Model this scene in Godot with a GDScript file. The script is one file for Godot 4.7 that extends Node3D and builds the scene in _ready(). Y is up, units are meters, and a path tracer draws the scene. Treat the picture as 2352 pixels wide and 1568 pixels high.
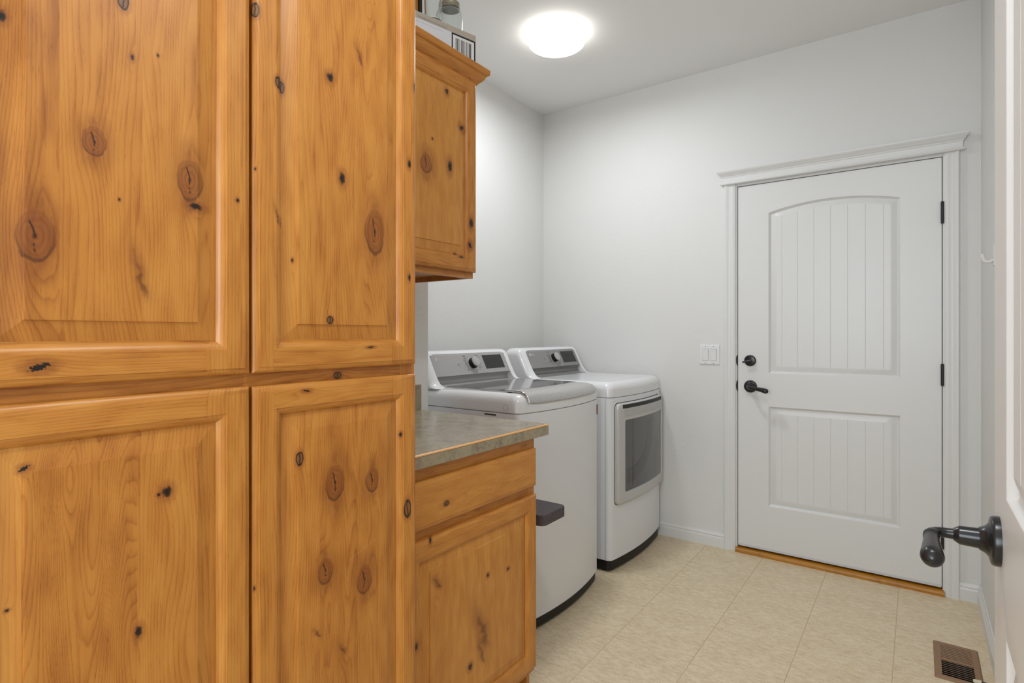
extends Node3D
# A laundry room: knotty alder cabinets on the left, a washer and a dryer, a white entry door, a beige tile floor.
# Units are metres, y is up. The door wall lies at z = -3.292, the aisle runs along -z, the cabinets face +x.

const CEIL := 2.743
const WALL_Z := -3.292        # face of the wall with the entry door
const WALL_L := -2.113        # face of the wall behind the machines
const WALL_C := -1.633        # face of the furred wall behind the cabinets
const WALL_R := 0.233         # face of the right wall
const WALL_F := 1.60          # face of the wall behind the camera
const CORNER_Z := -1.664      # outside corner of the furred wall
const TILE := 0.305
const VENT_X0 := 0.070         # mouth of the floor duct
const VENT_X1 := 0.168
const VENT_Z0 := -2.762
const VENT_Z1 := -2.512

# knots in the wood, as [distance along the wall, height, half width, half height, style]
const K_UL := [[0.21, 1.628, 0.0061, 0.008, 1], [0.352, 1.708, 0.0076, 0.0132, 2], [0.316, 1.489, 0.0143, 0.0203, 0], [0.249, 1.344, 0.0218, 0.0326, 0], [0.446, 1.463, 0.0176, 0.0323, 0], [0.454, 1.422, 0.0099, 0.0058, 1], [0.372, 1.313, 0.0135, 0.0369, 3], [0.255, 1.168, 0.0146, 0.0078, 4], [0.526, 1.444, 0.0032, 0.0038, 1], [0.364, 1.629, 0.0024, 0.0053, 1], [0.399, 1.646, 0.0019, 0.0028, 1], [0.347, 1.412, 0.0017, 0.0026, 1]]
const K_LL := [[0.235, 1.035, 0.0065, 0.0058, 4], [0.412, 0.965, 0.0079, 0.0097, 1], [0.4, 0.963, 0.0026, 0.0028, 1], [0.372, 0.762, 0.0055, 0.0094, 1], [0.216, 0.854, 0.0031, 0.0023, 1], [0.292, 1.015, 0.0184, 0.0248, 5], [0.434, 0.712, 0.0172, 0.0497, 5], [0.344, 0.74, 0.0356, 0.0587, 5]]
const K_UR := [[0.555, 1.792, 0.01, 0.0134, 2], [0.603, 1.677, 0.0072, 0.0114, 2], [0.714, 1.729, 0.0085, 0.0097, 1], [0.785, 1.806, 0.0118, 0.0205, 3], [0.743, 1.532, 0.0077, 0.0136, 1], [0.828, 1.435, 0.0251, 0.046, 0], [0.714, 1.241, 0.0074, 0.008, 2], [0.598, 1.435, 0.0063, 0.0179, 3], [0.628, 1.354, 0.0028, 0.0042, 1], [0.818, 1.184, 0.0111, 0.0029, 4], [0.931, 1.606, 0.0057, 0.0102, 1], [0.931, 1.343, 0.0042, 0.0082, 1], [0.803, 1.912, 0.0108, 0.0113, 5], [0.556, 1.508, 0.0025, 0.0031, 1]]
const K_LR := [[0.662, 1.103, 0.0099, 0.0034, 4], [0.645, 0.975, 0.0086, 0.0135, 2], [0.726, 0.912, 0.0218, 0.0339, 0], [0.821, 0.898, 0.0173, 0.0248, 0], [0.703, 0.741, 0.0168, 0.0246, 0], [0.8, 0.69, 0.0181, 0.0301, 0], [0.682, 0.627, 0.0102, 0.0104, 3], [0.925, 0.809, 0.0113, 0.0204, 2], [0.742, 0.569, 0.01, 0.0127, 3], [0.903, 0.984, 0.0055, 0.006, 1], [0.554, 0.76, 0.0025, 0.0047, 1]]
const K_UP := [[1.298, 2.142, 0.0178, 0.0142, 2], [1.444, 2.05, 0.009, 0.0136, 1], [1.52, 1.948, 0.0143, 0.014, 4], [1.344, 1.777, 0.0248, 0.0318, 0], [1.46, 1.793, 0.0114, 0.0212, 1], [1.373, 1.865, 0.0042, 0.0044, 1], [1.574, 1.614, 0.0125, 0.0191, 1], [1.566, 1.533, 0.0124, 0.0158, 4], [1.485, 1.497, 0.0069, 0.0046, 1], [1.52, 1.487, 0.0119, 0.0047, 1]]
const K_BD := [[1.086, 0.566, 0.0202, 0.0184, 3], [1.264, 0.383, 0.0452, 0.0693, 3], [1.011, 0.431, 0.0062, 0.0099, 1], [1.3, 0.509, 0.0063, 0.0064, 1], [1.399, 0.494, 0.0069, 0.0054, 1], [1.22, 0.28, 0.0097, 0.0099, 1], [1.266, 0.306, 0.0203, 0.0378, 3], [1.061, 0.682, 0.0049, 0.0091, 1]]
const K_DR := [[1.103, 0.769, 0.0103, 0.007, 2], [1.26, 0.802, 0.0492, 0.0251, 5]]

var M := {}          # materials by name
var used := {}       # top-level names already taken


# ---------------------------------------------------------------- mesh builder
class MB:
	var p := PackedVector3Array()      # three per triangle, counter-clockwise seen from outside
	var t := PackedVector2Array()

	func tri(a: Vector3, b: Vector3, c: Vector3) -> void:
		if (b - a).cross(c - a).length_squared() < 1e-18:
			return
		p.append(a); p.append(b); p.append(c)
		t.append(Vector2.ZERO); t.append(Vector2.ZERO); t.append(Vector2.ZERO)

	func quad(a: Vector3, b: Vector3, c: Vector3, d: Vector3) -> void:
		tri(a, b, c)
		tri(a, c, d)

	func flip(i0: int) -> void:
		for i in range(i0, p.size(), 3):
			var s := p[i + 1]
			p[i + 1] = p[i + 2]
			p[i + 2] = s

	# turn a closed shape that began at i0 so that it faces outward
	func outward(i0: int) -> void:
		if i0 >= p.size():
			return
		var o := p[i0]
		var vol := 0.0
		for i in range(i0, p.size(), 3):
			vol += (p[i] - o).dot((p[i + 1] - o).cross(p[i + 2] - o))
		if vol < 0.0:
			flip(i0)

	# turn an open sheet that began at i0 towards a direction
	func facing(i0: int, dir: Vector3) -> void:
		var s := 0.0
		for i in range(i0, p.size(), 3):
			s += (p[i + 1] - p[i]).cross(p[i + 2] - p[i]).dot(dir)
		if s < 0.0:
			flip(i0)

	func box(lo: Vector3, hi: Vector3, bev := 0.0) -> MB:
		var i0 := p.size()
		var c := (lo + hi) * 0.5
		var h := (hi - lo).abs() * 0.5
		var b := minf(bev, minf(h.x, minf(h.y, h.z)) * 0.49)
		if b <= 0.0:
			for ax in 3:
				for s in [-1.0, 1.0]:
					var n := Vector3.ZERO; n[ax] = h[ax] * s
					var u := Vector3.ZERO; u[(ax + 1) % 3] = h[(ax + 1) % 3]
					var w := Vector3.ZERO; w[(ax + 2) % 3] = h[(ax + 2) % 3]
					if s > 0: quad(c + n - u - w, c + n + u - w, c + n + u + w, c + n - u + w)
					else: quad(c + n - u - w, c + n - u + w, c + n + u + w, c + n + u - w)
			return self
		for ax in 3:
			var a1 := (ax + 1) % 3
			var a2 := (ax + 2) % 3
			for s in [-1.0, 1.0]:
				var q: Array[Vector3] = []
				for k in [[-1, -1], [1, -1], [1, 1], [-1, 1]]:
					var v := Vector3.ZERO
					v[ax] = h[ax] * s; v[a1] = (h[a1] - b) * k[0]; v[a2] = (h[a2] - b) * k[1]
					q.append(c + v)
				if s > 0: quad(q[0], q[1], q[2], q[3])
				else: quad(q[3], q[2], q[1], q[0])
			for s1 in [-1.0, 1.0]:
				for s2 in [-1.0, 1.0]:
					var e: Array[Vector3] = []
					for k in [[0, -1], [0, 1], [1, 1], [1, -1]]:
						var v := Vector3.ZERO
						v[ax] = (h[ax] - b) * k[1]
						v[a1] = (h[a1] if k[0] == 0 else h[a1] - b) * s1
						v[a2] = (h[a2] - b if k[0] == 0 else h[a2]) * s2
						e.append(c + v)
					var j := p.size()
					quad(e[0], e[1], e[2], e[3])
					var d := Vector3.ZERO; d[a1] = s1; d[a2] = s2
					facing(j, d)
		for sx in [-1.0, 1.0]:
			for sy in [-1.0, 1.0]:
				for sz in [-1.0, 1.0]:
					var j := p.size()
					tri(c + Vector3(h.x * sx, (h.y - b) * sy, (h.z - b) * sz), c + Vector3((h.x - b) * sx, h.y * sy, (h.z - b) * sz), c + Vector3((h.x - b) * sx, (h.y - b) * sy, h.z * sz))
					facing(j, Vector3(sx, sy, sz))
		outward(i0)
		return self

	func cap(ring: PackedVector3Array) -> void:
		# triangulate a planar, possibly concave ring
		var n := Vector3.ZERO
		for i in ring.size():
			n += ring[i].cross(ring[(i + 1) % ring.size()])
		n = n.normalized()
		var u := n.cross(Vector3.UP if absf(n.y) < 0.9 else Vector3.RIGHT).normalized()
		var w := n.cross(u)
		var flat := PackedVector2Array()
		for v in ring:
			flat.append(Vector2(v.dot(u), v.dot(w)))
		var idx := Geometry2D.triangulate_polygon(flat)
		if idx.is_empty():
			var c := Vector3.ZERO
			for v in ring: c += v
			c /= ring.size()
			for i in ring.size():
				tri(c, ring[i], ring[(i + 1) % ring.size()])
			return
		for i in range(0, idx.size(), 3):
			var j := p.size()
			tri(ring[idx[i]], ring[idx[i + 1]], ring[idx[i + 2]])
			facing(j, n)

	# skin through rings of the same number of points
	func loft(rings: Array, caps := true, wrap := true) -> MB:
		var i0 := p.size()
		for k in rings.size() - 1:
			var a: PackedVector3Array = rings[k]
			var b: PackedVector3Array = rings[k + 1]
			var m := a.size()
			for i in (m if wrap else m - 1):
				quad(a[i], a[(i + 1) % m], b[(i + 1) % m], b[i])
		if caps:
			var first: PackedVector3Array = rings[0].duplicate()
			first.reverse()
			cap(first)
			cap(rings[rings.size() - 1])
			outward(i0)
		return self

	# profile of (radius, height) turned round the y axis of xf
	func lathe(profile: Array, xf: Transform3D, n := 32) -> MB:
		var i0 := p.size()
		var rings := []
		for q in profile:
			var r := PackedVector3Array()
			for i in n:
				var a := TAU * i / n
				r.append(xf * Vector3(q.x * cos(a), q.y, q.x * sin(a)))
			rings.append(r)
		for k in rings.size() - 1:
			for i in n:
				quad(rings[k][i], rings[k][(i + 1) % n], rings[k + 1][(i + 1) % n], rings[k + 1][i])
		if profile[0].x > 1e-6 and not profile[0].is_equal_approx(profile[profile.size() - 1]):
			for k in [0, rings.size() - 1]:
				var c := xf * Vector3(0, profile[k].y, 0)
				for i in n:
					if k == 0: tri(c, rings[k][(i + 1) % n], rings[k][i])
					else: tri(c, rings[k][i], rings[k][(i + 1) % n])
		outward(i0)
		return self

	func tube(pts: Array, radii: Array, n := 14, squash := Vector2.ONE) -> MB:
		var rings := []
		var up := Vector3.UP
		for i in pts.size():
			var d: Vector3 = (pts[mini(i + 1, pts.size() - 1)] - pts[maxi(i - 1, 0)]).normalized()
			var s := d.cross(up)
			if s.length() < 0.05: s = d.cross(Vector3.RIGHT)
			s = s.normalized()
			var w := s.cross(d)
			var r := PackedVector3Array()
			for k in n:
				var a := TAU * k / n
				r.append(pts[i] + (s * cos(a) * squash.x + w * sin(a) * squash.y) * radii[i])
			rings.append(r)
		return loft(rings)

	# a convex polygon as a fan
	func fan(q: PackedVector3Array) -> void:
		for i in range(1, q.size() - 1):
			tri(q[0], q[i], q[i + 1])

	func uv(u: Vector3, v: Vector3, o := Vector2.ZERO, i0 := 0) -> MB:
		for i in range(i0, p.size()):
			t[i] = Vector2(u.dot(p[i]) + o.x, v.dot(p[i]) + o.y)
		return self

	func mesh(xf: Transform3D, crease := 38.0) -> ArrayMesh:
		var n := p.size() / 3
		var fn := PackedVector3Array(); fn.resize(n)
		var un := PackedVector3Array(); un.resize(n)
		var at := {}
		for i in n:
			var a := p[i * 3]
			fn[i] = (p[i * 3 + 1] - a).cross(p[i * 3 + 2] - a)
			un[i] = fn[i].normalized()
			for k in 3:
				var key := Vector3i((p[i * 3 + k] * 50000.0).round())
				if at.has(key): at[key].append(i)
				else: at[key] = [i]
		var limit := cos(deg_to_rad(crease))
		var vs := PackedVector3Array(); vs.resize(n * 3)
		var ns := PackedVector3Array(); ns.resize(n * 3)
		var ts := PackedVector2Array(); ts.resize(n * 3)
		for i in n:
			for k in 3:
				var s := Vector3.ZERO
				for j in at[Vector3i((p[i * 3 + k] * 50000.0).round())]:
					if un[j].dot(un[i]) > limit: s += fn[j]
				var o: int = i * 3 + (0 if k == 0 else 3 - k)           # Godot's front faces run clockwise
				vs[o] = xf * p[i * 3 + k]
				ns[o] = (xf.basis * s).normalized()
				ts[o] = t[i * 3 + k]
		var arr := []
		arr.resize(Mesh.ARRAY_MAX)
		arr[Mesh.ARRAY_VERTEX] = vs
		arr[Mesh.ARRAY_NORMAL] = ns
		arr[Mesh.ARRAY_TEX_UV] = ts
		var m := ArrayMesh.new()
		m.add_surface_from_arrays(Mesh.PRIMITIVE_TRIANGLES, arr)
		return m


# a flat frame in space: across U, up V, out N
class Fr:
	var o: Vector3
	var u: Vector3
	var v: Vector3
	var n: Vector3
	func _init(origin: Vector3, across: Vector3, up: Vector3) -> void:
		o = origin; u = across; v = up; n = across.cross(up)
	func at(a: float, b: float, d := 0.0) -> Vector3:
		return o + u * a + v * b + n * d


# ---------------------------------------------------------------- objects
func thing(called: String, label: String, category: String, where: Vector3, group := "") -> Node3D:
	var o := Node3D.new()
	o.name = numbered(called)
	add_child(o)
	o.position = where
	o.set_meta("label", label)
	o.set_meta("category", category)
	if group: o.set_meta("group", group)
	return o

func numbered(called: String) -> String:
	var n: int = used.get(called, 0)
	used[called] = n + 1
	return called if n == 0 else "%s_%03d" % [called, n]

func setting(called: String, label: String, category: String, where := Vector3.ZERO) -> Node3D:
	var o := thing(called, label, category, where)
	o.set_meta("kind", "structure")
	return o

# one named mesh, its points given in world space
func part(called: String, mb: MB, mat: Material, parent: Node3D, crease := 38.0) -> MeshInstance3D:
	var o := MeshInstance3D.new()
	o.name = called
	o.mesh = mb.mesh(parent.global_transform.affine_inverse(), crease)
	o.material_override = null
	o.mesh.surface_set_material(0, mat)
	parent.add_child(o, true)
	return o

func solid(called: String, mb: MB, mat: Material, label: String, category: String) -> MeshInstance3D:
	var o := part(called, mb, mat, self)
	o.name = numbered(called)
	o.set_meta("label", label)
	o.set_meta("category", category)
	o.set_meta("kind", "structure")
	return o

func mat(called: String, col: Color, rough: float, metal := 0.0) -> StandardMaterial3D:
	var m := StandardMaterial3D.new()
	m.albedo_color = col
	m.roughness = rough
	m.metallic = metal
	M[called] = m
	return m


# ---------------------------------------------------------------- textures
func noise_field(w: int, h: int, seed_n: int, freq: float, stretch: float, octaves := 1) -> PackedFloat32Array:
	# noise drawn out along y, as floats 0..1
	var n := FastNoiseLite.new()
	n.seed = seed_n
	n.noise_type = FastNoiseLite.TYPE_SIMPLEX_SMOOTH
	n.frequency = freq
	n.fractal_type = FastNoiseLite.FRACTAL_FBM if octaves > 1 else FastNoiseLite.FRACTAL_NONE
	n.fractal_octaves = octaves
	var im := n.get_image(w, maxi(4, int(ceil(h / stretch))), false, false, true)
	im.convert(Image.FORMAT_RF)
	im.resize(w, h, Image.INTERPOLATE_CUBIC)
	return im.get_data().to_float32_array()

# a board: its grain, and the knots that bend it
func paint_board(px: PackedByteArray, tw: int, x0: int, y0: int, x1: int, y1: int, ppm: float, across_is_x: bool, seed_n: int, tone: float, figure: float, knots: Array, lut: PackedByteArray) -> void:
	var c := (x1 - x0) if across_is_x else (y1 - y0)
	var l := (y1 - y0) if across_is_x else (x1 - x0)
	if c <= 0 or l <= 0: return
	var cath := noise_field(c, l, seed_n, 1.0 / (ppm * 0.075), 9.0)
	var wob := noise_field(c, l, seed_n + 7, 1.0 / (ppm * 0.012), 14.0)
	var fib := noise_field(c, l, seed_n + 1, 0.42, 46.0, 2)
	var pore := noise_field(c, l, seed_n + 2, 0.33, 11.0)
	var tonef := noise_field(c, l, seed_n + 3, 1.0 / (ppm * 0.035), 4.0, 2)
	var ph := PackedFloat32Array()
	ph.resize(c * l)
	var rings := 150.0 / ppm
	for j in l:
		var r := j * c
		for i in c:
			ph[r + i] = i * rings + cath[r + i] * figure + wob[r + i] * 0.35
	for k in knots:                                  # [across, along, half across, half along, strength] in pixels
		var sx: float = k[2] * 1.5 + ppm * 0.004
		var sy: float = k[3] * 2.3 + ppm * 0.008
		for j in range(maxi(0, int(k[1] - sy * 3.0)), mini(l, int(k[1] + sy * 3.0))):
			var dy: float = (j - k[1]) / sy
			for i in range(maxi(0, int(k[0] - sx * 3.0)), mini(c, int(k[0] + sx * 3.0))):
				var dx: float = (i - k[0]) / sx
				ph[j * c + i] += k[4] * exp(-(dx * dx + dy * dy))
	for j in l:
		var r := j * c
		for i in c:
			var f := ph[r + i]
			f -= floorf(f)
			f = f / 0.82 if f < 0.82 else (1.0 - f) / 0.18
			var po := pore[r + i]
			var d := tone + (fib[r + i] - 0.5) * 0.11 + (tonef[r + i] - 0.5) * 0.22 - (f * f * f - 0.25) * 0.15
			if po > 0.78: d -= (po - 0.78) * 0.6
			var q := clampi(int(d * 255.0), 0, 255) * 3
			var o := ((y0 + j) * tw + x0 + i) * 3 if across_is_x else ((y0 + i) * tw + x0 + j) * 3
			px[o] = lut[q]
			px[o + 1] = lut[q + 1]
			px[o + 2] = lut[q + 2]

func blend(px: PackedByteArray, o: int, col: Color, a: float) -> void:
	px[o] = int(lerpf(px[o], col.r * 255.0, a))
	px[o + 1] = int(lerpf(px[o + 1], col.g * 255.0, a))
	px[o + 2] = int(lerpf(px[o + 2], col.b * 255.0, a))

func paint_knot(px: PackedByteArray, tw: int, th: int, cx: float, cy: float, rx: float, ry: float, style: int, seed_n: int) -> void:
	var n := FastNoiseLite.new()
	n.seed = seed_n
	n.frequency = 0.9
	var brown := Color(0.42, 0.20, 0.06)
	var dark := Color(0.16, 0.08, 0.035)
	var black := Color(0.055, 0.035, 0.03)
	var tilt := n.get_noise_2d(seed_n * 3.1, 5.0) * 0.9
	for y in range(maxi(0, int(cy - ry * 2.6)), mini(th, int(cy + ry * 2.6) + 1)):
		for x in range(maxi(0, int(cx - rx * 2.6)), mini(tw, int(cx + rx * 2.6) + 1)):
			var dx := (x - cx) / rx
			var dy := (y - cy) / ry
			var e := n.get_noise_2d(dx * 1.1, dy * 1.1) * (0.14 if style == 0 or style == 2 else 0.35)
			var r := sqrt(dx * dx + dy * dy) + e
			var o := (y * tw + x) * 3
			match style:
				0:
					if r < 2.4: blend(px, o, brown, 0.22 * clampf((2.4 - r) / 1.4, 0.0, 1.0))
					var flame := exp(-dx * dx * 3.5 - (absf(dy) - 1.35) * (absf(dy) - 1.35) * 4.0)
					blend(px, o, brown, 0.34 * flame * clampf(0.6 + n.get_noise_2d(dx * 3.0, dy * 1.2), 0.0, 1.0))
					if r < 1.1:
						var inside := clampf((1.1 - r) * 7.0, 0.0, 1.0)
						blend(px, o, brown, inside * (0.26 + 0.22 * (0.5 + 0.5 * sin(r * 19.0))))
						blend(px, o, dark, 0.42 * clampf(1.0 - absf(r - 0.99) * 7.0, 0.0, 1.0) * clampf(0.4 + dy * 0.7, 0.0, 1.0))
						# a check: slanting above the heart, broken below it
						var run := dx - dy * 0.42 - n.get_noise_2d(dy * 1.6, 9.0) * 0.10 if dy < 0.0 else dx + dy * 0.08 - n.get_noise_2d(dy * 1.6, 9.0) * 0.12
						var line := clampf(1.6 - absf(run) * rx / 1.3, 0.0, 1.0)
						if dy < 0.0 and dy > -0.62: blend(px, o, dark, 0.9 * line)
						if dy >= 0.0 and dy < 0.66: blend(px, o, dark, 0.85 * line * clampf(0.5 + n.get_noise_2d(dy * 5.0, 30.0) * 3.0, 0.0, 1.0))
						blend(px, o, dark, 0.75 * clampf((0.15 - sqrt(dx * dx + dy * dy)) * 9.0, 0.0, 1.0))
				1:
					if r < 2.3: blend(px, o, brown, 0.34 * clampf((2.3 - r) / 1.3, 0.0, 1.0))
					if r < 1.0: blend(px, o, dark, clampf((1.0 - r) * 2.0, 0.0, 0.88))
					if r < 0.45 + e: blend(px, o, black, 0.8)
				2:
					if r < 1.8: blend(px, o, brown, 0.32 * clampf((1.8 - r) / 0.8, 0.0, 1.0))
					if r < 1.02:
						blend(px, o, Color(0.42, 0.29, 0.18), 0.6)
						blend(px, o, black, 0.9 * clampf(1.0 - absf(r - 0.88) * 5.5, 0.0, 1.0))
						if absf(dy) < 0.8: blend(px, o, black, 0.7 * clampf(1.4 - absf(dx - dy * 0.5 * tilt - n.get_noise_2d(dy * 2.0, 2.0) * 0.3) * rx / 1.6, 0.0, 1.0))
				3:
					var s := dx - dy * 0.62 - n.get_noise_2d(dy * 1.1, 4.0) * 0.35
					var g := exp(-s * s * 2.4 - dy * dy * 0.9)
					blend(px, o, brown, 0.40 * g)
					var wide := 0.34 * clampf(0.55 + dy * 0.6 + n.get_noise_2d(dy * 2.0, 12.0) * 0.6, 0.12, 1.0)
					var streak := clampf((wide * 1.3 - absf(s - n.get_noise_2d(dy * 1.8, 1.0) * 0.22)) * minf(rx / 1.6, 3.2), 0.0, 1.0)
					if absf(dy) < 1.25: blend(px, o, dark, 0.36 * streak * clampf((1.25 - absf(dy)) * 2.5, 0.0, 1.0))
				4:
					var s4 := dy + dx * 0.55 * signf(tilt)
					var e4 := sqrt(dx * dx + s4 * s4 * 2.2) + n.get_noise_2d(dx * 2.6, dy * 2.6) * 0.75
					if r < 2.0: blend(px, o, brown, 0.36 * clampf(2.0 - r, 0.0, 1.0))
					if e4 < 0.8: blend(px, o, black, clampf((0.8 - e4) * 5.0, 0.0, 0.96))

var lut := PackedByteArray()

# wood for a cabinet front that spans a0..a1 along the wall and y0..y1 in height: boards = [a0, y0, a1, y1, upright grain, tone, figure]
func wood_front(a0: float, y0: float, a1: float, y1: float, ppm: float, boards: Array, knots: Array, seed_n: int, marks := []) -> ImageTexture:
	var tw := int(round((a1 - a0) * ppm))
	var th := int(round((y1 - y0) * ppm))
	var px := PackedByteArray()
	px.resize(tw * th * 3)
	var k := 0
	for b in boards:
		k += 1
		var bx0 := clampi(int(round((b[0] - a0) * ppm)), 0, tw)
		var bx1 := clampi(int(round((b[2] - a0) * ppm)), 0, tw)
		var by0 := clampi(int(round((y1 - b[3]) * ppm)), 0, th)
		var by1 := clampi(int(round((y1 - b[1]) * ppm)), 0, th)
		var near := []
		for q in knots:
			if q[0] > b[0] - 0.004 and q[0] < b[2] + 0.004 and q[1] > b[1] - 0.004 and q[1] < b[3] + 0.004:
				var kx: float = (q[0] - b[0]) * ppm
				var ky: float = (b[3] - q[1]) * ppm
				var force: float = 3.2 if q[4] == 5 else clampf(q[2] * 130.0, 0.5, 2.6)
				near.append([kx, ky, q[2] * ppm, q[3] * ppm, force] if b[4] else [ky, kx, q[3] * ppm, q[2] * ppm, force])
		paint_board(px, tw, bx0, by0, bx1, by1, ppm, b[4], seed_n * 31 + k * 11, b[5], b[6], near, lut)
	for q in knots:
		k += 1
		if q[0] > a0 and q[0] < a1 and q[1] > y0 and q[1] < y1 and q[4] != 5:
			paint_knot(px, tw, th, (q[0] - a0) * ppm, (y1 - q[1]) * ppm, q[2] * ppm, q[3] * ppm, q[4], seed_n + k)
	scratch(px, tw, th, a0, y1, ppm, marks)
	return ImageTexture.create_from_image(Image.create_from_data(tw, th, false, Image.FORMAT_RGB8, px))

# thin pale scratches in the finish: [along, height, along, height]
func scratch(px: PackedByteArray, tw: int, th: int, a0: float, y1: float, ppm: float, lines: Array) -> void:
	for q in lines:
		var p := Vector2((q[0] - a0) * ppm, (y1 - q[1]) * ppm)
		var e := Vector2((q[2] - a0) * ppm, (y1 - q[3]) * ppm)
		var n := int(p.distance_to(e)) + 1
		for k in n:
			var c := p.lerp(e, k / float(n))
			c.y += sin(k * 0.21 + q[0] * 90.0) * 0.7
			if c.x > 1 and c.y > 1 and c.x < tw - 2 and c.y < th - 2 and (k * 7919 + int(q[1] * 1000)) % 5 != 0:
				blend(px, (int(c.y) * tw + int(c.x)) * 3, Color(0.93, 0.80, 0.62), 0.42)

func wood_mat(called: String, tex: Texture2D) -> StandardMaterial3D:
	var m := mat(called, Color.WHITE, 0.36)
	m.albedo_texture = tex
	m.metallic_specular = 0.5
	return m

# a speckled or clouded sheet: colours picked by layered noise
func clouded(size: int, seed_n: int, layers: Array, ramp: Gradient) -> ImageTexture:
	var sum := PackedFloat32Array()
	sum.resize(size * size)
	var total := 0.0
	for y in layers:                                  # [frequency, weight, octaves, stretch]
		var n := FastNoiseLite.new()
		n.seed = seed_n + int(y[0] * 1000)
		n.noise_type = FastNoiseLite.TYPE_SIMPLEX_SMOOTH
		n.frequency = y[0]
		n.fractal_octaves = y[2]
		var im := n.get_seamless_image(size, int(size / y[3]), false, false, 0.1, true)
		im.convert(Image.FORMAT_RF)
		im.resize(size, size, Image.INTERPOLATE_CUBIC)
		var f := im.get_data().to_float32_array()
		total += y[1]
		for i in size * size:
			sum[i] += f[i] * y[1]
	var px := PackedByteArray()
	px.resize(size * size * 3)
	var cols := PackedByteArray()
	for i in 256:
		var c := ramp.sample(i / 255.0)
		cols.append(c.r8); cols.append(c.g8); cols.append(c.b8)
	for i in size * size:
		var q := clampi(int(sum[i] / total * 255.0), 0, 255) * 3
		px[i * 3] = cols[q]
		px[i * 3 + 1] = cols[q + 1]
		px[i * 3 + 2] = cols[q + 2]
	return ImageTexture.create_from_image(Image.create_from_data(size, size, false, Image.FORMAT_RGB8, px))

func ramp_of(stops: Array) -> Gradient:
	var g := Gradient.new()
	g.offsets = PackedFloat32Array(stops.map(func(s): return s[0]))
	g.colors = PackedColorArray(stops.map(func(s): return s[1]))
	return g

func grain_noise(freq: float, octaves: int, seed_n: int) -> NoiseTexture2D:
	var n := FastNoiseLite.new()
	n.frequency = freq
	n.seed = seed_n
	n.fractal_octaves = octaves
	var t := NoiseTexture2D.new()
	t.width = 512
	t.height = 512
	t.seamless = true
	t.noise = n
	return t


# ---------------------------------------------------------------- start
func _ready() -> void:
	camera_and_light()
	materials()
	room()
	entry_door()
	open_door()
	floor_vent()
	door_stop()
	wall_switch()
	hook_on_wall()
	ceiling_light("ceiling_light", "round white flush ceiling light with frosted drum shade over the washer", Vector3(-1.478, CEIL, -2.425), LAMP_A)
	ceiling_light("ceiling_light", "round white flush ceiling light with frosted drum shade behind the open door", Vector3(-0.10, CEIL, -0.75), LAMP_B)
	fill_window()
	tall_cabinet()
	base_cabinet()
	countertop()
	upper_cabinet()
	washer()
	dryer()
	step_stool()
	cabinet_top_things()

const LAMP_A := 0.86
const LAMP_B := 0.70
const WINDOW_FILL := 2.8  # strength of the fill from the added window
const EXPOSURE := 1.36

func camera_and_light() -> void:
	var cam := Camera3D.new()
	cam.name = "camera"
	add_child(cam)
	cam.position = Vector3(0, 1.218, 0)
	cam.rotation = Vector3(0, deg_to_rad(35.924), 0)
	var near := 0.05
	var size := near * 1568.0 / 1285.0
	cam.set_frustum(size, Vector2(0, -17.0 / 1568.0 * size), near, 60.0)
	cam.current = true
	var we := WorldEnvironment.new()
	we.name = "environment"
	var env := Environment.new()
	env.background_mode = Environment.BG_COLOR
	env.background_color = Color(0.0, 0.0, 0.0)
	env.tonemap_mode = Environment.TONE_MAPPER_LINEAR
	env.tonemap_exposure = EXPOSURE
	env.sdfgi_enabled = true
	env.ssao_enabled = true
	env.ssil_enabled = true
	we.environment = env
	add_child(we)

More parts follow.
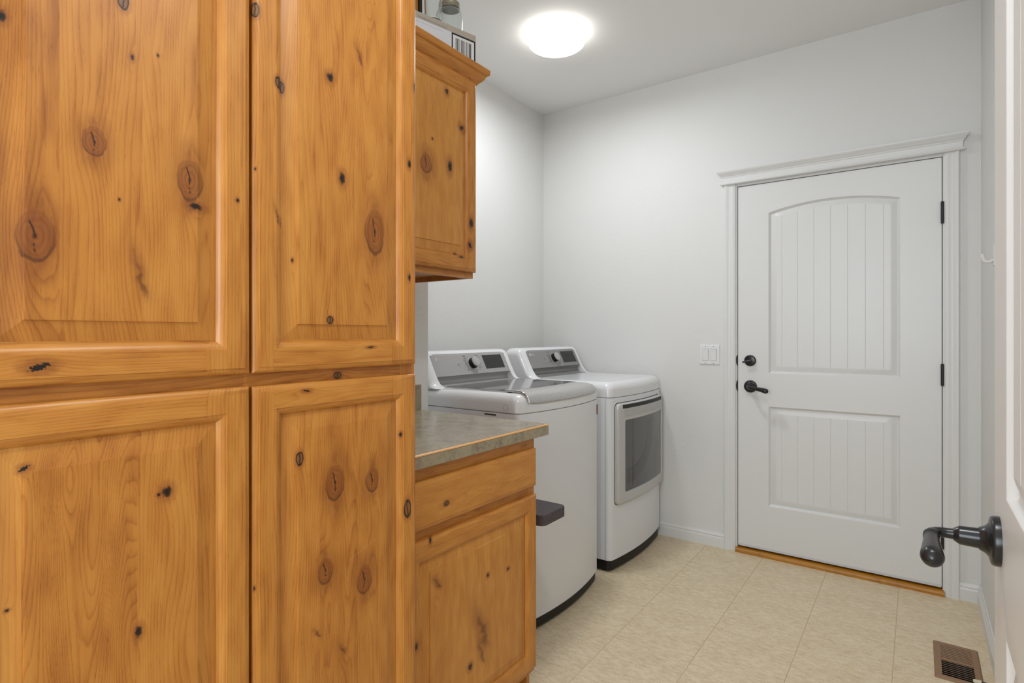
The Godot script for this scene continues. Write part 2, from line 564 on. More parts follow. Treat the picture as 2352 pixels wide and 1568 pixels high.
func materials() -> void:
	var g := ramp_of([[0.0, Color8(94, 48, 14)], [0.22, Color8(147, 84, 27)], [0.5, Color8(190, 123, 48)], [0.78, Color8(209, 147, 67)], [1.0, Color8(224, 171, 92)]])
	for i in 256:
		var c := g.sample(i / 255.0)
		lut.append(c.r8); lut.append(c.g8); lut.append(c.b8)
	var wall := mat("wall", Color(0.87, 0.867, 0.855), 0.58)
	wall.heightmap_enabled = true
	wall.heightmap_texture = grain_noise(0.03, 3, 4)
	wall.heightmap_scale = 0.035
	wall.uv1_triplanar = true
	wall.uv1_world_triplanar = true
	wall.uv1_scale = Vector3(2.0, 2.0, 2.0)
	mat("ceiling", Color(0.93, 0.928, 0.92), 0.85)
	mat("paint", Color(0.87, 0.868, 0.858), 0.36)
	mat("jamb", Color(0.86, 0.858, 0.848), 0.4)
	mat("bronze", Color(0.16, 0.158, 0.16), 0.26, 0.3)
	mat("black", Color(0.015, 0.015, 0.016), 0.5)
	var en := mat("enamel", Color(0.90, 0.902, 0.905), 0.26)
	en.clearcoat_enabled = true
	en.clearcoat = 0.5
	en.clearcoat_roughness = 0.08
	mat("enamel_side", Color(0.90, 0.903, 0.91), 0.32)
	var sv := mat("silver", Color(0.82, 0.815, 0.805), 0.36, 0.25)
	sv.albedo_texture = clouded(256, 21, [[0.05, 0.5, 2, 1.0], [0.3, 0.5, 1, 4.0]], ramp_of([[0.0, Color(0.78, 0.78, 0.78)], [1.0, Color(1, 1, 1)]]))
	sv.uv1_triplanar = true
	sv.uv1_world_triplanar = true
	sv.uv1_scale = Vector3(5, 5, 5)
	mat("panel_silver", Color(0.66, 0.655, 0.65), 0.40, 0.15)
	mat("dryer_silver", Color(0.78, 0.775, 0.765), 0.40, 0.2)
	mat("dryer_fascia", Color(0.55, 0.545, 0.54), 0.40, 0.15)
	mat("chrome", Color(0.85, 0.85, 0.85), 0.12, 1.0)
	mat("display", Color(0.07, 0.07, 0.072), 0.25)
	mat("lid_glass", Color(0.48, 0.478, 0.475), 0.06)
	var gl := mat("door_glass", Color(0.22, 0.215, 0.21, 0.34), 0.06)
	gl.transparency = BaseMaterial3D.TRANSPARENCY_ALPHA
	mat("cavity", Color(0.62, 0.618, 0.61), 0.5)
	mat("bowl", Color(0.36, 0.357, 0.355), 0.3)
	mat("print", Color(0.20, 0.20, 0.20), 0.6)
	mat("logo", Color(0.74, 0.735, 0.73), 0.4)
	mat("register", Color(0.56, 0.43, 0.31), 0.45)
	mat("duct", Color(0.45, 0.43, 0.40), 0.6, 0.3)
	mat("rubber", Color(0.80, 0.78, 0.66), 0.6)
	mat("plastic", Color(0.90, 0.90, 0.895), 0.3)
	mat("grout", Color(0.76, 0.68, 0.54), 0.9)
	var jar := mat("glass", Color(0.97, 0.985, 0.98), 0.02)
	jar.refraction_enabled = true
	jar.refraction_scale = 0.05
	jar.transparency = BaseMaterial3D.TRANSPARENCY_ALPHA
	jar.albedo_color.a = 0.08
	mat("tin", Color(0.62, 0.60, 0.53), 0.28, 0.9)
	mat("edge_wood", Color8(226, 170, 104), 0.4)
	mat("screw", Color(0.35, 0.35, 0.34), 0.4, 0.6)
	mat("card_side", Color(0.62, 0.57, 0.48), 0.8)
	mat("end_grain", Color(0.09, 0.05, 0.03), 0.6)
	# stock for frames, mouldings and sides: 0.30 m across the grain, 1.2 m along it
	var stock := wood_front(0, 0, 0.30, 1.0, 1000.0, [[0, 0, 0.1, 1.0, true, 0.52, 5.0], [0.1, 0, 0.2, 1.0, true, 0.50, 7.0], [0.2, 0, 0.30, 1.0, true, 0.54, 3.0]], [], 77)
	wood_mat("stock", stock)
	var oak := wood_mat("oak", stock)
	oak.albedo_color = Color(0.92, 0.94, 0.52)
	# counter laminate: grey green slate with rusty clouds
	var lam := mat("laminate", Color.WHITE, 0.20)
	lam.albedo_texture = clouded(512, 9, [[0.01, 0.35, 3, 1.0], [0.05, 0.35, 3, 1.0], [0.25, 0.3, 2, 1.0]], ramp_of([[0.0, Color8(100, 84, 66)], [0.3, Color8(134, 120, 98)], [0.5, Color8(152, 141, 115)], [0.62, Color8(160, 151, 124)], [0.75, Color8(168, 143, 112)], [1.0, Color8(180, 165, 136)]]))
	lam.uv1_triplanar = true
	lam.uv1_world_triplanar = true
	lam.uv1_scale = Vector3(2.2, 2.2, 2.2)
	# floor tile: beige, clouded
	var tl := mat("tile", Color.WHITE, 0.42)
	tl.albedo_texture = clouded(768, 5, [[0.010, 0.16, 3, 1.8], [0.05, 0.40, 3, 2.2], [0.22, 0.42, 2, 1.8]], ramp_of([[0.0, Color8(172, 148, 116)], [0.30, Color8(206, 185, 152)], [0.52, Color8(221, 202, 169)], [0.72, Color8(230, 215, 187)], [1.0, Color8(238, 226, 205)]]))
	tl.heightmap_enabled = true
	tl.heightmap_texture = grain_noise(0.05, 3, 8)
	tl.heightmap_scale = 0.03


# ---------------------------------------------------------------- the room
func room() -> void:
	var h := CEIL
	# floor: a bed with each tile laid on it
	var fl := setting("floor", "beige clouded square tile floor with thin pale joints", "floor")
	# the bed is open under the register, where the duct comes up
	var bed := MB.new()
	for q in [[WALL_L - 0.15, WALL_Z - 0.15, VENT_X0, WALL_F + 0.15], [VENT_X1, WALL_Z - 0.15, WALL_R + 0.15, WALL_F + 0.15], [VENT_X0, WALL_Z - 0.15, VENT_X1, VENT_Z0], [VENT_X0, VENT_Z1, VENT_X1, WALL_F + 0.15]]:
		bed.box(Vector3(q[0], -0.06, q[1]), Vector3(q[2], -0.0006, q[3]))
	part("grout_bed", bed, M.grout, fl)
	var variants := []
	var rng := RandomNumberGenerator.new()
	rng.seed = 41
	for k in 6:
		var mb := MB.new().box(Vector3(-TILE / 2 + 0.0011, -0.02, -TILE / 2 + 0.0011), Vector3(TILE / 2 - 0.0011, 0.0, TILE / 2 - 0.0011), 0.0008)
		mb.uv(Vector3(0, 0, 1.25), Vector3(1.25, 0, 0), Vector2(rng.randf(), rng.randf()))
		var me := mb.mesh(Transform3D.IDENTITY, 20.0)
		me.surface_set_material(0, M.tile)
		variants.append(me)
	var xg := -0.987 - 0.305 * 4
	var zg := -2.067 - 0.305 * 4
	for i in 8:
		for j in 16:
			var c := Vector3(xg + TILE * (i + 0.5), 0, zg + TILE * (j + 0.5))
			if c.x - TILE / 2 > WALL_R - 0.01 or c.z - TILE / 2 > WALL_F: continue
			if c.x + TILE / 2 < WALL_C and c.z > CORNER_Z + 0.2: continue
			if c.x - TILE / 2 < VENT_X0 and c.x + TILE / 2 > VENT_X1 and c.z + TILE / 2 > VENT_Z0 and c.z - TILE / 2 < VENT_Z1:
				# notched round the duct
				var far_side := c.z < (VENT_Z0 + VENT_Z1) / 2
				var g := TILE / 2 - 0.0011
				var e := c.z + g if far_side else c.z - g
				var w := c.z - g if far_side else c.z + g
				var n := VENT_Z0 if far_side else VENT_Z1
				var rings := []
				for y in [-0.02, 0.0]:
					rings.append(PackedVector3Array([Vector3(c.x - g, y, w), Vector3(c.x + g, y, w), Vector3(c.x + g, y, e), Vector3(VENT_X1, y, e), Vector3(VENT_X1, y, n), Vector3(VENT_X0, y, n), Vector3(VENT_X0, y, e), Vector3(c.x - g, y, e)]))
				var nt := MB.new().loft(rings)
				nt.uv(Vector3(0, 0, 1.25), Vector3(1.25, 0, 0), Vector2(rng.randf(), rng.randf()))
				part("tile", nt, M.tile, fl, 20.0)
				continue
			var o := MeshInstance3D.new()
			o.name = "tile"
			o.mesh = variants[rng.randi() % 6]
			o.position = c + Vector3(0, (rng.randf() - 0.5) * 0.0006, 0)
			fl.add_child(o, true)
	# walls
	var dl := -0.836
	var dr := 0.112
	var dt := 2.064
	var wb := MB.new()
	wb.box(Vector3(WALL_L - 0.14, 0, WALL_Z - 0.12), Vector3(dl, h, WALL_Z))
	wb.box(Vector3(dr, 0, WALL_Z - 0.12), Vector3(WALL_R + 0.14, h, WALL_Z))
	wb.box(Vector3(dl, dt, WALL_Z - 0.12), Vector3(dr, h, WALL_Z))
	solid("wall_back", wb, M.wall, "white painted wall with the closed entry door", "wall")
	solid("wall_left", MB.new().box(Vector3(WALL_L - 0.14, 0, WALL_Z), Vector3(WALL_L, h, WALL_F)), M.wall, "white painted wall behind the washer and dryer", "wall")
	solid("wall_cabinet", MB.new().box(Vector3(WALL_L, 0, CORNER_Z), Vector3(WALL_C, h, WALL_F)), M.wall, "white furred out wall behind the wooden cabinets", "wall")
	solid("wall_right", MB.new().box(Vector3(WALL_R, 0, WALL_Z), Vector3(WALL_R + 0.14, h, WALL_F)), M.wall, "white painted side wall behind the open door", "wall")
	solid("wall_front", MB.new().box(Vector3(WALL_L - 0.14, 0, WALL_F), Vector3(WALL_R + 0.14, h, WALL_F + 0.14)), M.wall, "white painted wall facing the entry door", "wall")
	solid("ceiling", MB.new().box(Vector3(WALL_L - 0.14, h, WALL_Z - 0.12), Vector3(WALL_R + 0.14, h + 0.12, WALL_F + 0.14)), M.ceiling, "smooth white painted ceiling", "ceiling")
	# baseboards: a flat with a groove and an ogee top
	baseboard("baseboard_back", Vector3(WALL_L + 0.001, 0, WALL_Z), Vector3(-0.888, 0, WALL_Z), Vector3(0, 0, 1), "white baseboard between the dryer and the door casing")
	baseboard("baseboard_corner", Vector3(0.157, 0, WALL_Z), Vector3(WALL_R, 0, WALL_Z), Vector3(0, 0, 1), "short white baseboard between door casing and right corner")
	baseboard("baseboard_right", Vector3(WALL_R, 0, WALL_Z + 0.001), Vector3(WALL_R, 0, -0.32), Vector3(-1, 0, 0), "white baseboard along the right wall with the door stop")

func baseboard(called: String, a: Vector3, b: Vector3, out: Vector3, label: String) -> void:
	var prof := [[0.0, 0.0], [0.013, 0.0], [0.013, 0.050], [0.0125, 0.054], [0.0095, 0.057], [0.0085, 0.060], [0.0105, 0.064], [0.0105, 0.068], [0.008, 0.073], [0.005, 0.0765], [0.0045, 0.083], [0.0, 0.083]]
	var rings := []
	for e in [a, b]:
		var r := PackedVector3Array()
		for q in prof: r.append(e + out * q[0] + Vector3(0, q[1], 0))
		rings.append(r)
	solid(called, MB.new().loft(rings), M.paint, label, "baseboard")


# ---------------------------------------------------------------- white doors
# outline of a panel with an arched (or straight) top, drawn in by d
func panel_outline(x0: float, y0: float, x1: float, y1: float, rise: float, d: float, f: Fr, out: float) -> PackedVector3Array:
	var r := PackedVector3Array()
	r.append(f.at(x0 + d, y0 + d, out))
	r.append(f.at(x1 - d, y0 + d, out))
	for k in 17:
		var x := lerpf(x1 - d, x0 + d, k / 16.0)
		r.append(f.at(x, panel_top(x, x0, x1, y1, rise, d), out))
	return r

func panel_top(x: float, x0: float, x1: float, y1: float, rise: float, d: float) -> float:
	if rise <= 0.0: return y1 - d
	var hw := (x1 - x0) / 2
	var rad := (hw * hw + rise * rise) / (2 * rise)
	var cy := y1 + rise - rad
	var dx := x - (x0 + x1) / 2
	return cy + sqrt(maxf(0.0, (rad - d) * (rad - d) - dx * dx))

# a moulded two panel leaf: across from 0 to w, up from y0 to y1, face at out = 0
func door_leaf(parent: Node3D, f: Fr, w: float, y0: float, y1: float, thick: float) -> void:
	var px0 := w * 0.174
	var px1 := w * 0.826
	var panels := [[px0, 0.278, px1, 0.823, 0.0], [px0, 1.004, px1, 1.880, 0.040]]
	var mb := MB.new()
	# flat stiles and rails
	var i0 := 0
	mb.quad(f.at(0, y0), f.at(px0, y0), f.at(px0, y1), f.at(0, y1))
	mb.quad(f.at(px1, y0), f.at(w, y0), f.at(w, y1), f.at(px1, y1))
	mb.quad(f.at(px0, y0), f.at(px1, y0), f.at(px1, 0.278), f.at(px0, 0.278))
	mb.quad(f.at(px0, 0.823), f.at(px1, 0.823), f.at(px1, 1.004), f.at(px0, 1.004))
	for k in 16:
		var xa := lerpf(px0, px1, k / 16.0)
		var xb := lerpf(px0, px1, (k + 1) / 16.0)
		mb.quad(f.at(xa, panel_top(xa, px0, px1, 1.880, 0.040, 0)), f.at(xb, panel_top(xb, px0, px1, 1.880, 0.040, 0)), f.at(xb, y1), f.at(xa, y1))
	mb.facing(i0, f.n)
	i0 = mb.p.size()
	mb.quad(f.at(0, y0, -thick), f.at(w, y0, -thick), f.at(w, y1, -thick), f.at(0, y1, -thick))
	mb.facing(i0, -f.n)
	for e in [[f.at(0, y0), f.at(0, y1), -f.u], [f.at(w, y0), f.at(w, y1), f.u], [f.at(0, y0), f.at(w, y0), -f.v], [f.at(0, y1), f.at(w, y1), f.v]]:
		i0 = mb.p.size()
		mb.quad(e[0], e[1], e[1] - f.n * thick, e[0] - f.n * thick)
		mb.facing(i0, e[2])
	part("leaf", mb, M.paint, parent, 20.0)
	for q in panels:
		# sticking: a rounded edge down to a cove, then a broad bevel up to the planks
		var mo := MB.new()
		var rings := []
		for s in [[0.0, 0.0], [0.002, -0.0012], [0.006, -0.0070], [0.009, -0.0105], [0.0115, -0.0118], [0.014, -0.0114], [0.030, -0.0052], [0.036, -0.0036], [0.040, -0.0030], [0.0405, -0.0060]]:
			rings.append(panel_outline(q[0], q[1], q[2], q[3], q[4], s[0], f, s[1]))
		mo.loft(rings, false)
		mo.facing(0, f.n)
		var pan := part("panel_moulding", mo, M.paint, parent, 30.0)
		var d := 0.040
		var mid: float = (q[0] + q[2]) / 2
		var xs := [q[0] + d]
		for k in range(-3, 4):
			var x := mid + k * 0.0762
			if x > q[0] + d + 0.008 and x < q[2] - d - 0.008: xs.append(x)
		xs.append(q[2] - d)
		for k in xs.size() - 1:
			var a: float = xs[k]
			var b: float = xs[k + 1]
			var v := 0.0018
			var loops := []
			for s in [[0.0, -0.0066], [0.0, -0.0046], [v, -0.0030]]:
				var g0: float = s[0] if k > 0 else 0.0
				var g1: float = s[0] if k < xs.size() - 2 else 0.0
				var r := PackedVector3Array()
				r.append(f.at(a + g0, q[1] + d, s[1]))
				r.append(f.at(b - g1, q[1] + d, s[1]))
				for m in 4:
					var x := lerpf(b - g1, a + g0, m / 3.0)
					r.append(f.at(x, panel_top(x, q[0], q[2], q[3], q[4], d), s[1]))
				loops.append(r)
			part("plank", MB.new().loft(loops), M.paint, pan, 20.0)

func along(o: Vector3, y: Vector3, x: Vector3) -> Transform3D:
	return Transform3D(Basis(x, y, x.cross(y)), o)

func entry_door() -> void:
	var d := setting("door_1", "closed white two panel door with an arched plank panel and black lever", "door", Vector3(-0.362, 0, WALL_Z))
	var f := Fr.new(Vector3(-0.816, 0, WALL_Z - 0.002), Vector3(1, 0, 0), Vector3(0, 1, 0))
	door_leaf(d, f, 0.908, 0.038, 2.043, 0.042)
	part("sweep", MB.new().box(Vector3(-0.814, 0.034, WALL_Z - 0.030), Vector3(0.090, 0.047, WALL_Z - 0.0012), 0.0006), mat("sweep", Color(0.80, 0.80, 0.81), 0.5), d)
	for y in [1.784, 1.028, 0.268]:
		var hi := MB.new()
		var hz := WALL_Z + 0.008
		hi.lathe([Vector2(0.0, -0.052), Vector2(0.004, -0.0515), Vector2(0.0065, -0.049), Vector2(0.0065, 0.049), Vector2(0.004, 0.0515), Vector2(0.0, 0.052)], along(Vector3(0.0945, y, hz), Vector3.UP, Vector3.RIGHT), 16)
		var hn := part("hinge", hi, M.bronze, d)
		part("hinge_leaf", MB.new().box(Vector3(0.0935, y - 0.05, WALL_Z - 0.03), Vector3(0.0955, y + 0.05, WALL_Z + 0.006), 0.0003), M.bronze, hn)
	# deadbolt with its thumb turn
	var o := Vector3(-0.752, 1.071, WALL_Z - 0.002)
	var ax := along(o, Vector3(0, 0, 1), Vector3.RIGHT)
	var rose := [Vector2(0.0, 0.0), Vector2(0.031, 0.0), Vector2(0.031, 0.006), Vector2(0.0285, 0.0105), Vector2(0.026, 0.0125), Vector2(0.0, 0.0135)]
	var db := part("deadbolt", MB.new().lathe(rose, ax, 40), M.bronze, d)
	part("thumb_turn", MB.new().tube([o + Vector3(-0.034, -0.008, 0.026), o + Vector3(-0.026, -0.0065, 0.027), o + Vector3(0, -0.002, 0.026), o + Vector3(0.012, 0.0, 0.025)], [0.0052, 0.0045, 0.0065, 0.005], 14), M.bronze, db)
	part("turn_post", MB.new().lathe([Vector2(0.0, 0.010), Vector2(0.008, 0.010), Vector2(0.006, 0.026), Vector2(0.0, 0.026)], ax, 16), M.bronze, db)
	# lever
	o = Vector3(-0.750, 0.928, WALL_Z - 0.002)
	lever_set(d, o, Vector3(0, 0, 1), Vector3(1, 0, 0), 1.7)
	# casing and head: trim_1
	var t := setting("trim_1", "white door casing with a crowned head round the closed door", "casing", Vector3(-0.362, 0, WALL_Z))
	for s in [[-0.888, -0.828, -1.0], [0.157, 0.100, 1.0]]:
		var rings := []
		for y in [0.0, 2.058]:
			var r := PackedVector3Array()
			var wd: float = absf(s[1] - s[0])
			# from the outer edge to the inner one: thick rounded back band, cove, bead
			for q in [[0.0, 0.0], [0.0, 0.014], [0.003, 0.0175], [0.008, 0.0185], [0.015, 0.0165], [0.022, 0.0125], [0.030, 0.0115], [0.040, 0.0135], [0.047, 0.0135], [0.052, 0.0105], [wd - 0.002, 0.009], [wd, 0.007], [wd, 0.0]]:
				r.append(Vector3(s[0] - s[2] * q[0], y, WALL_Z + q[1]))
			rings.append(r)
		part("side_casing", MB.new().loft(rings), M.paint, t)
	# head: bead at the foot, a flat, then a small crown; cut back at both ends
	var hr := []
	for e in [[-0.900, -1.0], [0.169, 1.0]]:
		var r := PackedVector3Array()
		for q in [[0.0, 2.058], [0.024, 2.058], [0.0275, 2.0605], [0.029, 2.064], [0.0275, 2.0675], [0.0215, 2.070], [0.020, 2.073], [0.020, 2.098], [0.023, 2.101], [0.024, 2.106], [0.030, 2.1105], [0.0315, 2.116], [0.040, 2.123], [0.044, 2.131], [0.044, 2.136], [0.0, 2.136]]:
			var over: float = maxf(0.0, q[0] - 0.020)
			r.append(Vector3(e[0] + e[1] * over, q[1], WALL_Z + q[0]))
		hr.append(r)
	part("head_casing", MB.new().loft(hr), M.paint, t)
	# jamb inside the opening
	var jb := MB.new()
	jb.box(Vector3(-0.836, 0.0, WALL_Z - 0.12), Vector3(-0.8195, 2.064, WALL_Z), 0.001)
	jb.box(Vector3(0.0955, 0.0, WALL_Z - 0.12), Vector3(0.112, 2.064, WALL_Z), 0.001)
	jb.box(Vector3(-0.8195, 2.0465, WALL_Z - 0.12), Vector3(0.0955, 2.064, WALL_Z), 0.001)
	jb.box(Vector3(-0.8195, 0.0, WALL_Z - 0.12), Vector3(-0.80, 2.0465, WALL_Z - 0.05), 0.001)
	jb.box(Vector3(0.076, 0.0, WALL_Z - 0.12), Vector3(0.0955, 2.0465, WALL_Z - 0.05), 0.001)
	jb.box(Vector3(-0.80, 2.03, WALL_Z - 0.12), Vector3(0.076, 2.0465, WALL_Z - 0.05), 0.001)
	part("jamb", jb, M.jamb, t)
	for y in [1.071, 0.928]:
		# a rounded lip on the edge of the jamb
		var lip := []
		for dz in [-0.001, 0.0012]:
			var r := PackedVector3Array()
			for k in 13:
				var an := PI / 2 + PI * k / 12.0
				r.append(Vector3(-0.8190 + cos(an) * 0.0075, y + sin(an) * 0.030, WALL_Z + dz))
			lip.append(r)
		var sp := MB.new().loft(lip)
		part("strike_plate", sp, M.bronze, t)
	# threshold
	var tr := []
	for x in [-0.826, 0.102]:
		var r := PackedVector3Array()
		for q in [[-0.06, 0.0], [0.021, 0.0], [0.021, 0.010], [0.019, 0.017], [0.014, 0.022], [0.006, 0.0245], [-0.06, 0.0245]]:
			r.append(Vector3(x, q[1], WALL_Z + q[0]))
		tr.append(r)
	var th := MB.new().loft(tr)
	th.uv(Vector3(0, 1.3, 3.3), Vector3(1, 0, 0), Vector2(0.3, 0.1))
	solid("trim_2", th, M.oak, "golden oak threshold strip under the closed white door", "threshold")

# rosette, neck and a lever: from o, out of the leaf along n, pointing along dir
func lever_set(parent: Node3D, o: Vector3, n: Vector3, dir: Vector3, droop := 1.0) -> void:
	var ax := along(o, n, dir)
	var rose := [Vector2(0.0, 0.0), Vector2(0.034, 0.0), Vector2(0.034, 0.0055), Vector2(0.0333, 0.0082), Vector2(0.0318, 0.0100), Vector2(0.0285, 0.0108), Vector2(0.0235, 0.0120), Vector2(0.0195, 0.0150), Vector2(0.0168, 0.0195), Vector2(0.0155, 0.0225), Vector2(0.0140, 0.0225), Vector2(0.0130, 0.044), Vector2(0.0118, 0.0460), Vector2(0.0085, 0.0510), Vector2(0.0, 0.0510)]
	var le := part("lever_rosette", MB.new().lathe(rose, ax, 72), M.bronze, parent)
	var pts := []
	var rad := []
	for q in [[0.0, 0.048, 0.0, 0.0078], [0.0, 0.058, 0.0, 0.0070], [0.001, 0.065, 0.0, 0.0072], [0.004, 0.0705, 0.0, 0.0074], [0.010, 0.0750, 0.0002, 0.0078], [0.017, 0.0765, 0.0006, 0.0084], [0.0205, 0.0768, 0.0008, 0.0096], [0.0230, 0.0768, 0.001, 0.0086], [0.0255, 0.0768, 0.0012, 0.0098], [0.0280, 0.0768, 0.0014, 0.0088], [0.0305, 0.0768, 0.0016, 0.0100], [0.0330, 0.0768, 0.0018, 0.0092], [0.050, 0.0768, 0.0034, 0.0102], [0.070, 0.0768, 0.0056, 0.0118], [0.086, 0.0768, 0.0078, 0.0134], [0.093, 0.0768, 0.0088, 0.0137], [0.099, 0.0768, 0.0098, 0.0122], [0.1035, 0.0768, 0.0106, 0.0088], [0.1062, 0.0768, 0.011, 0.003]]:
		pts.append(o + dir * q[0] + n * q[1] - Vector3(0, q[2] * droop, 0))
		rad.append(q[3])
	part("lever", MB.new().tube(pts, rad, 40), M.bronze, le, 50.0)

func open_door() -> void:
	# the entry's own door stands open, parallel to the right wall
	var d := setting("door_2", "open white panel door with a dark bronze lever along the right wall", "door", Vector3(0.11, 0, -0.71))
	var f := Fr.new(Vector3(0.093, 0, -1.092), Vector3(0, 0, 1), Vector3(0, 1, 0))
	# across runs from the latch edge (far) to the hinge edge (near); the face looks to -x
	f.n = Vector3(-1, 0, 0)
	door_leaf(d, f, 0.762, 0.012, 2.040, 0.035)
	lever_set(d, Vector3(0.093, 0.929, -1.030), Vector3(-1, 0, 0), Vector3(0, 0, 1))
	part("latch_plate", MB.new().box(Vector3(0.098, 0.90, -1.0935), Vector3(0.123, 0.958, -1.0915), 0.0004), M.bronze, d)
	# stub of wall that carries its hinges, past the edge of the view
	solid("wall_stub", MB.new().box(Vector3(0.105, 0, -0.325), Vector3(WALL_R, CEIL, -0.21), 0.0), M.wall, "short wall return that carries the open door", "wall")


# ---------------------------------------------------------------- small things of the room
func floor_vent() -> void:
	var t := thing("floor_register", "brown metal floor register with louvred slots near the right baseboard", "register", Vector3(0.12, 0, -2.635))
	var x0 := 0.050
	var x1 := 0.188
	var z0 := -2.782
	var z1 := -2.492
	var top := 0.0065
	# frame: sloping rim with two openings
	var mb := MB.new()
	var ring := func(i: float, y: float) -> PackedVector3Array:
		return PackedVector3Array([Vector3(x0 + i, y, z0 + i), Vector3(x0 + i, y, z1 - i), Vector3(x1 - i, y, z1 - i), Vector3(x1 - i, y, z0 + i)])
	mb.loft([ring.call(0.0, 0.0005), ring.call(0.0005, 0.002), ring.call(0.006, top), ring.call(0.022, top), ring.call(0.0225, 0.0015)], false)
	mb.facing(0, Vector3.UP)
	mb.box(Vector3(x0 + 0.022, 0.0015, (z0 + z1) / 2 - 0.004), Vector3(x1 - 0.022, top, (z0 + z1) / 2 + 0.004), 0.0006)
	part("frame", mb, M.register, t)
	# sheet metal boot below the floor
	var bt := MB.new()
	var bring := func(i: float, y: float) -> PackedVector3Array:
		return PackedVector3Array([Vector3(VENT_X0 + i, y, VENT_Z0 + i), Vector3(VENT_X0 + i, y, VENT_Z1 - i), Vector3(VENT_X1 - i, y, VENT_Z1 - i), Vector3(VENT_X1 - i, y, VENT_Z0 + i)])
	bt.loft([bring.call(-0.001, -0.0622), bring.call(-0.001, -0.20), bring.call(0.001, -0.20), bring.call(0.001, 0.0)], false)
	bt.box(Vector3(VENT_X0 - 0.001, -0.202, VENT_Z0 - 0.001), Vector3(VENT_X1 + 0.001, -0.2005, VENT_Z1 + 0.001))
	part("duct", bt, M.duct, t)
	for k in 18:
		var far := k < 9
		var z: float = (z0 + 0.0285 + k * 0.01365) if far else ((z0 + z1) / 2 + 0.0105 + (k - 9) * 0.01365)
		# thin blades: the far bank leans shut, the near bank stands open
		var r0 := PackedVector3Array()
		var r1 := PackedVector3Array()
		var blade := [[-0.0062, 0.0046], [-0.0062, 0.0054], [0.0056, 0.0062], [0.0056, 0.0054]] if far else [[-0.0030, 0.0018], [-0.0036, 0.0026], [0.0022, 0.0062], [0.0028, 0.0054]]
		for q in blade:
			r0.append(Vector3(x0 + 0.0222, q[1], z + q[0]))
			r1.append(Vector3(x1 - 0.0222, q[1], z + q[0]))
		part("louvre", MB.new().loft([r0, r1]), M.register, t)

func door_stop() -> void:
	var o := Vector3(WALL_R - 0.013, 0.050, -2.44)
	var t := thing("door_stop", "dark rod door stop with a white rubber tip on the right baseboard", "door stop", o)
	var ax := along(o, Vector3(-1, 0, 0), Vector3(0, 0, 1))
	part("rod", MB.new().lathe([Vector2(0.0, 0.0), Vector2(0.013, 0.0), Vector2(0.012, 0.004), Vector2(0.006, 0.007), Vector2(0.0052, 0.012), Vector2(0.0052, 0.049), Vector2(0.0, 0.049)], ax, 20), M.bronze, t)
	part("tip", MB.new().lathe([Vector2(0.0, 0.046), Vector2(0.0070, 0.046), Vector2(0.0075, 0.049), Vector2(0.0062, 0.062), Vector2(0.0055, 0.066), Vector2(0.003, 0.068), Vector2(0.0, 0.0682)], ax, 20), M.rubber, t)

func wall_switch() -> void:
	var c := Vector3(-0.973, 1.099, WALL_Z)
	var t := thing("light_switch", "white double rocker light switch plate on the wall beside the door", "switch", c)
	var mb := MB.new()
	var rings := []
	for q in [[0.0, 0.0005], [0.0, 0.002], [0.0025, 0.0052], [0.005, 0.006]]:
		rings.append(PackedVector3Array([c + Vector3(-0.057 + q[0], -0.057 + q[0], q[1]), c + Vector3(0.057 - q[0], -0.057 + q[0], q[1]), c + Vector3(0.057 - q[0], 0.057 - q[0], q[1]), c + Vector3(-0.057 + q[0], 0.057 - q[0], q[1])]))
	mb.loft(rings)
	part("plate", mb, M.plastic, t)
	for s in [-1.0, 1.0]:
		var x: float = c.x + s * 0.023
		part("gap", MB.new().box(Vector3(x - 0.0172, c.y - 0.0342, WALL_Z + 0.0055), Vector3(x + 0.0172, c.y + 0.0342, WALL_Z + 0.0062)), M.screw, t)
		# rocker pressed in at the foot
		var r0 := PackedVector3Array()
		var r1 := PackedVector3Array()
		for q in [[-0.0333, 0.0055], [-0.0333, 0.0072], [0.0, 0.0085], [0.0333, 0.0115], [0.0333, 0.0055]]:
			r0.append(Vector3(x - 0.0163, c.y + q[0], WALL_Z + q[1]))
			r1.append(Vector3(x + 0.0163, c.y + q[0], WALL_Z + q[1]))
		part("rocker", MB.new().loft([r0, r1]), M.plastic, t)
		for v in [-1.0, 1.0]:
			part("screw", MB.new().lathe([Vector2(0, 0), Vector2(0.0026, 0), Vector2(0.002, 0.0012), Vector2(0, 0.0014)], along(Vector3(x, c.y + v * 0.0485, WALL_Z + 0.0058), Vector3(0, 0, 1), Vector3.RIGHT), 12), M.screw, t)

func hook_on_wall() -> void:
	var o := Vector3(WALL_R, 1.505, -2.72)
	var t := thing("wall_hook", "small white coat hook on the right wall beyond the open door", "hook", o)
	part("back_plate", MB.new().box(o + Vector3(-0.006, -0.035, -0.018), o + Vector3(0.0, 0.045, 0.018), 0.002), M.paint, t)
	part("prong", MB.new().tube([o + Vector3(-0.004, -0.012, 0), o + Vector3(-0.016, -0.020, 0), o + Vector3(-0.030, -0.016, 0), o + Vector3(-0.036, 0.0, 0), o + Vector3(-0.036, 0.012, 0)], [0.006, 0.006, 0.006, 0.0062, 0.0075], 14), M.paint, t)

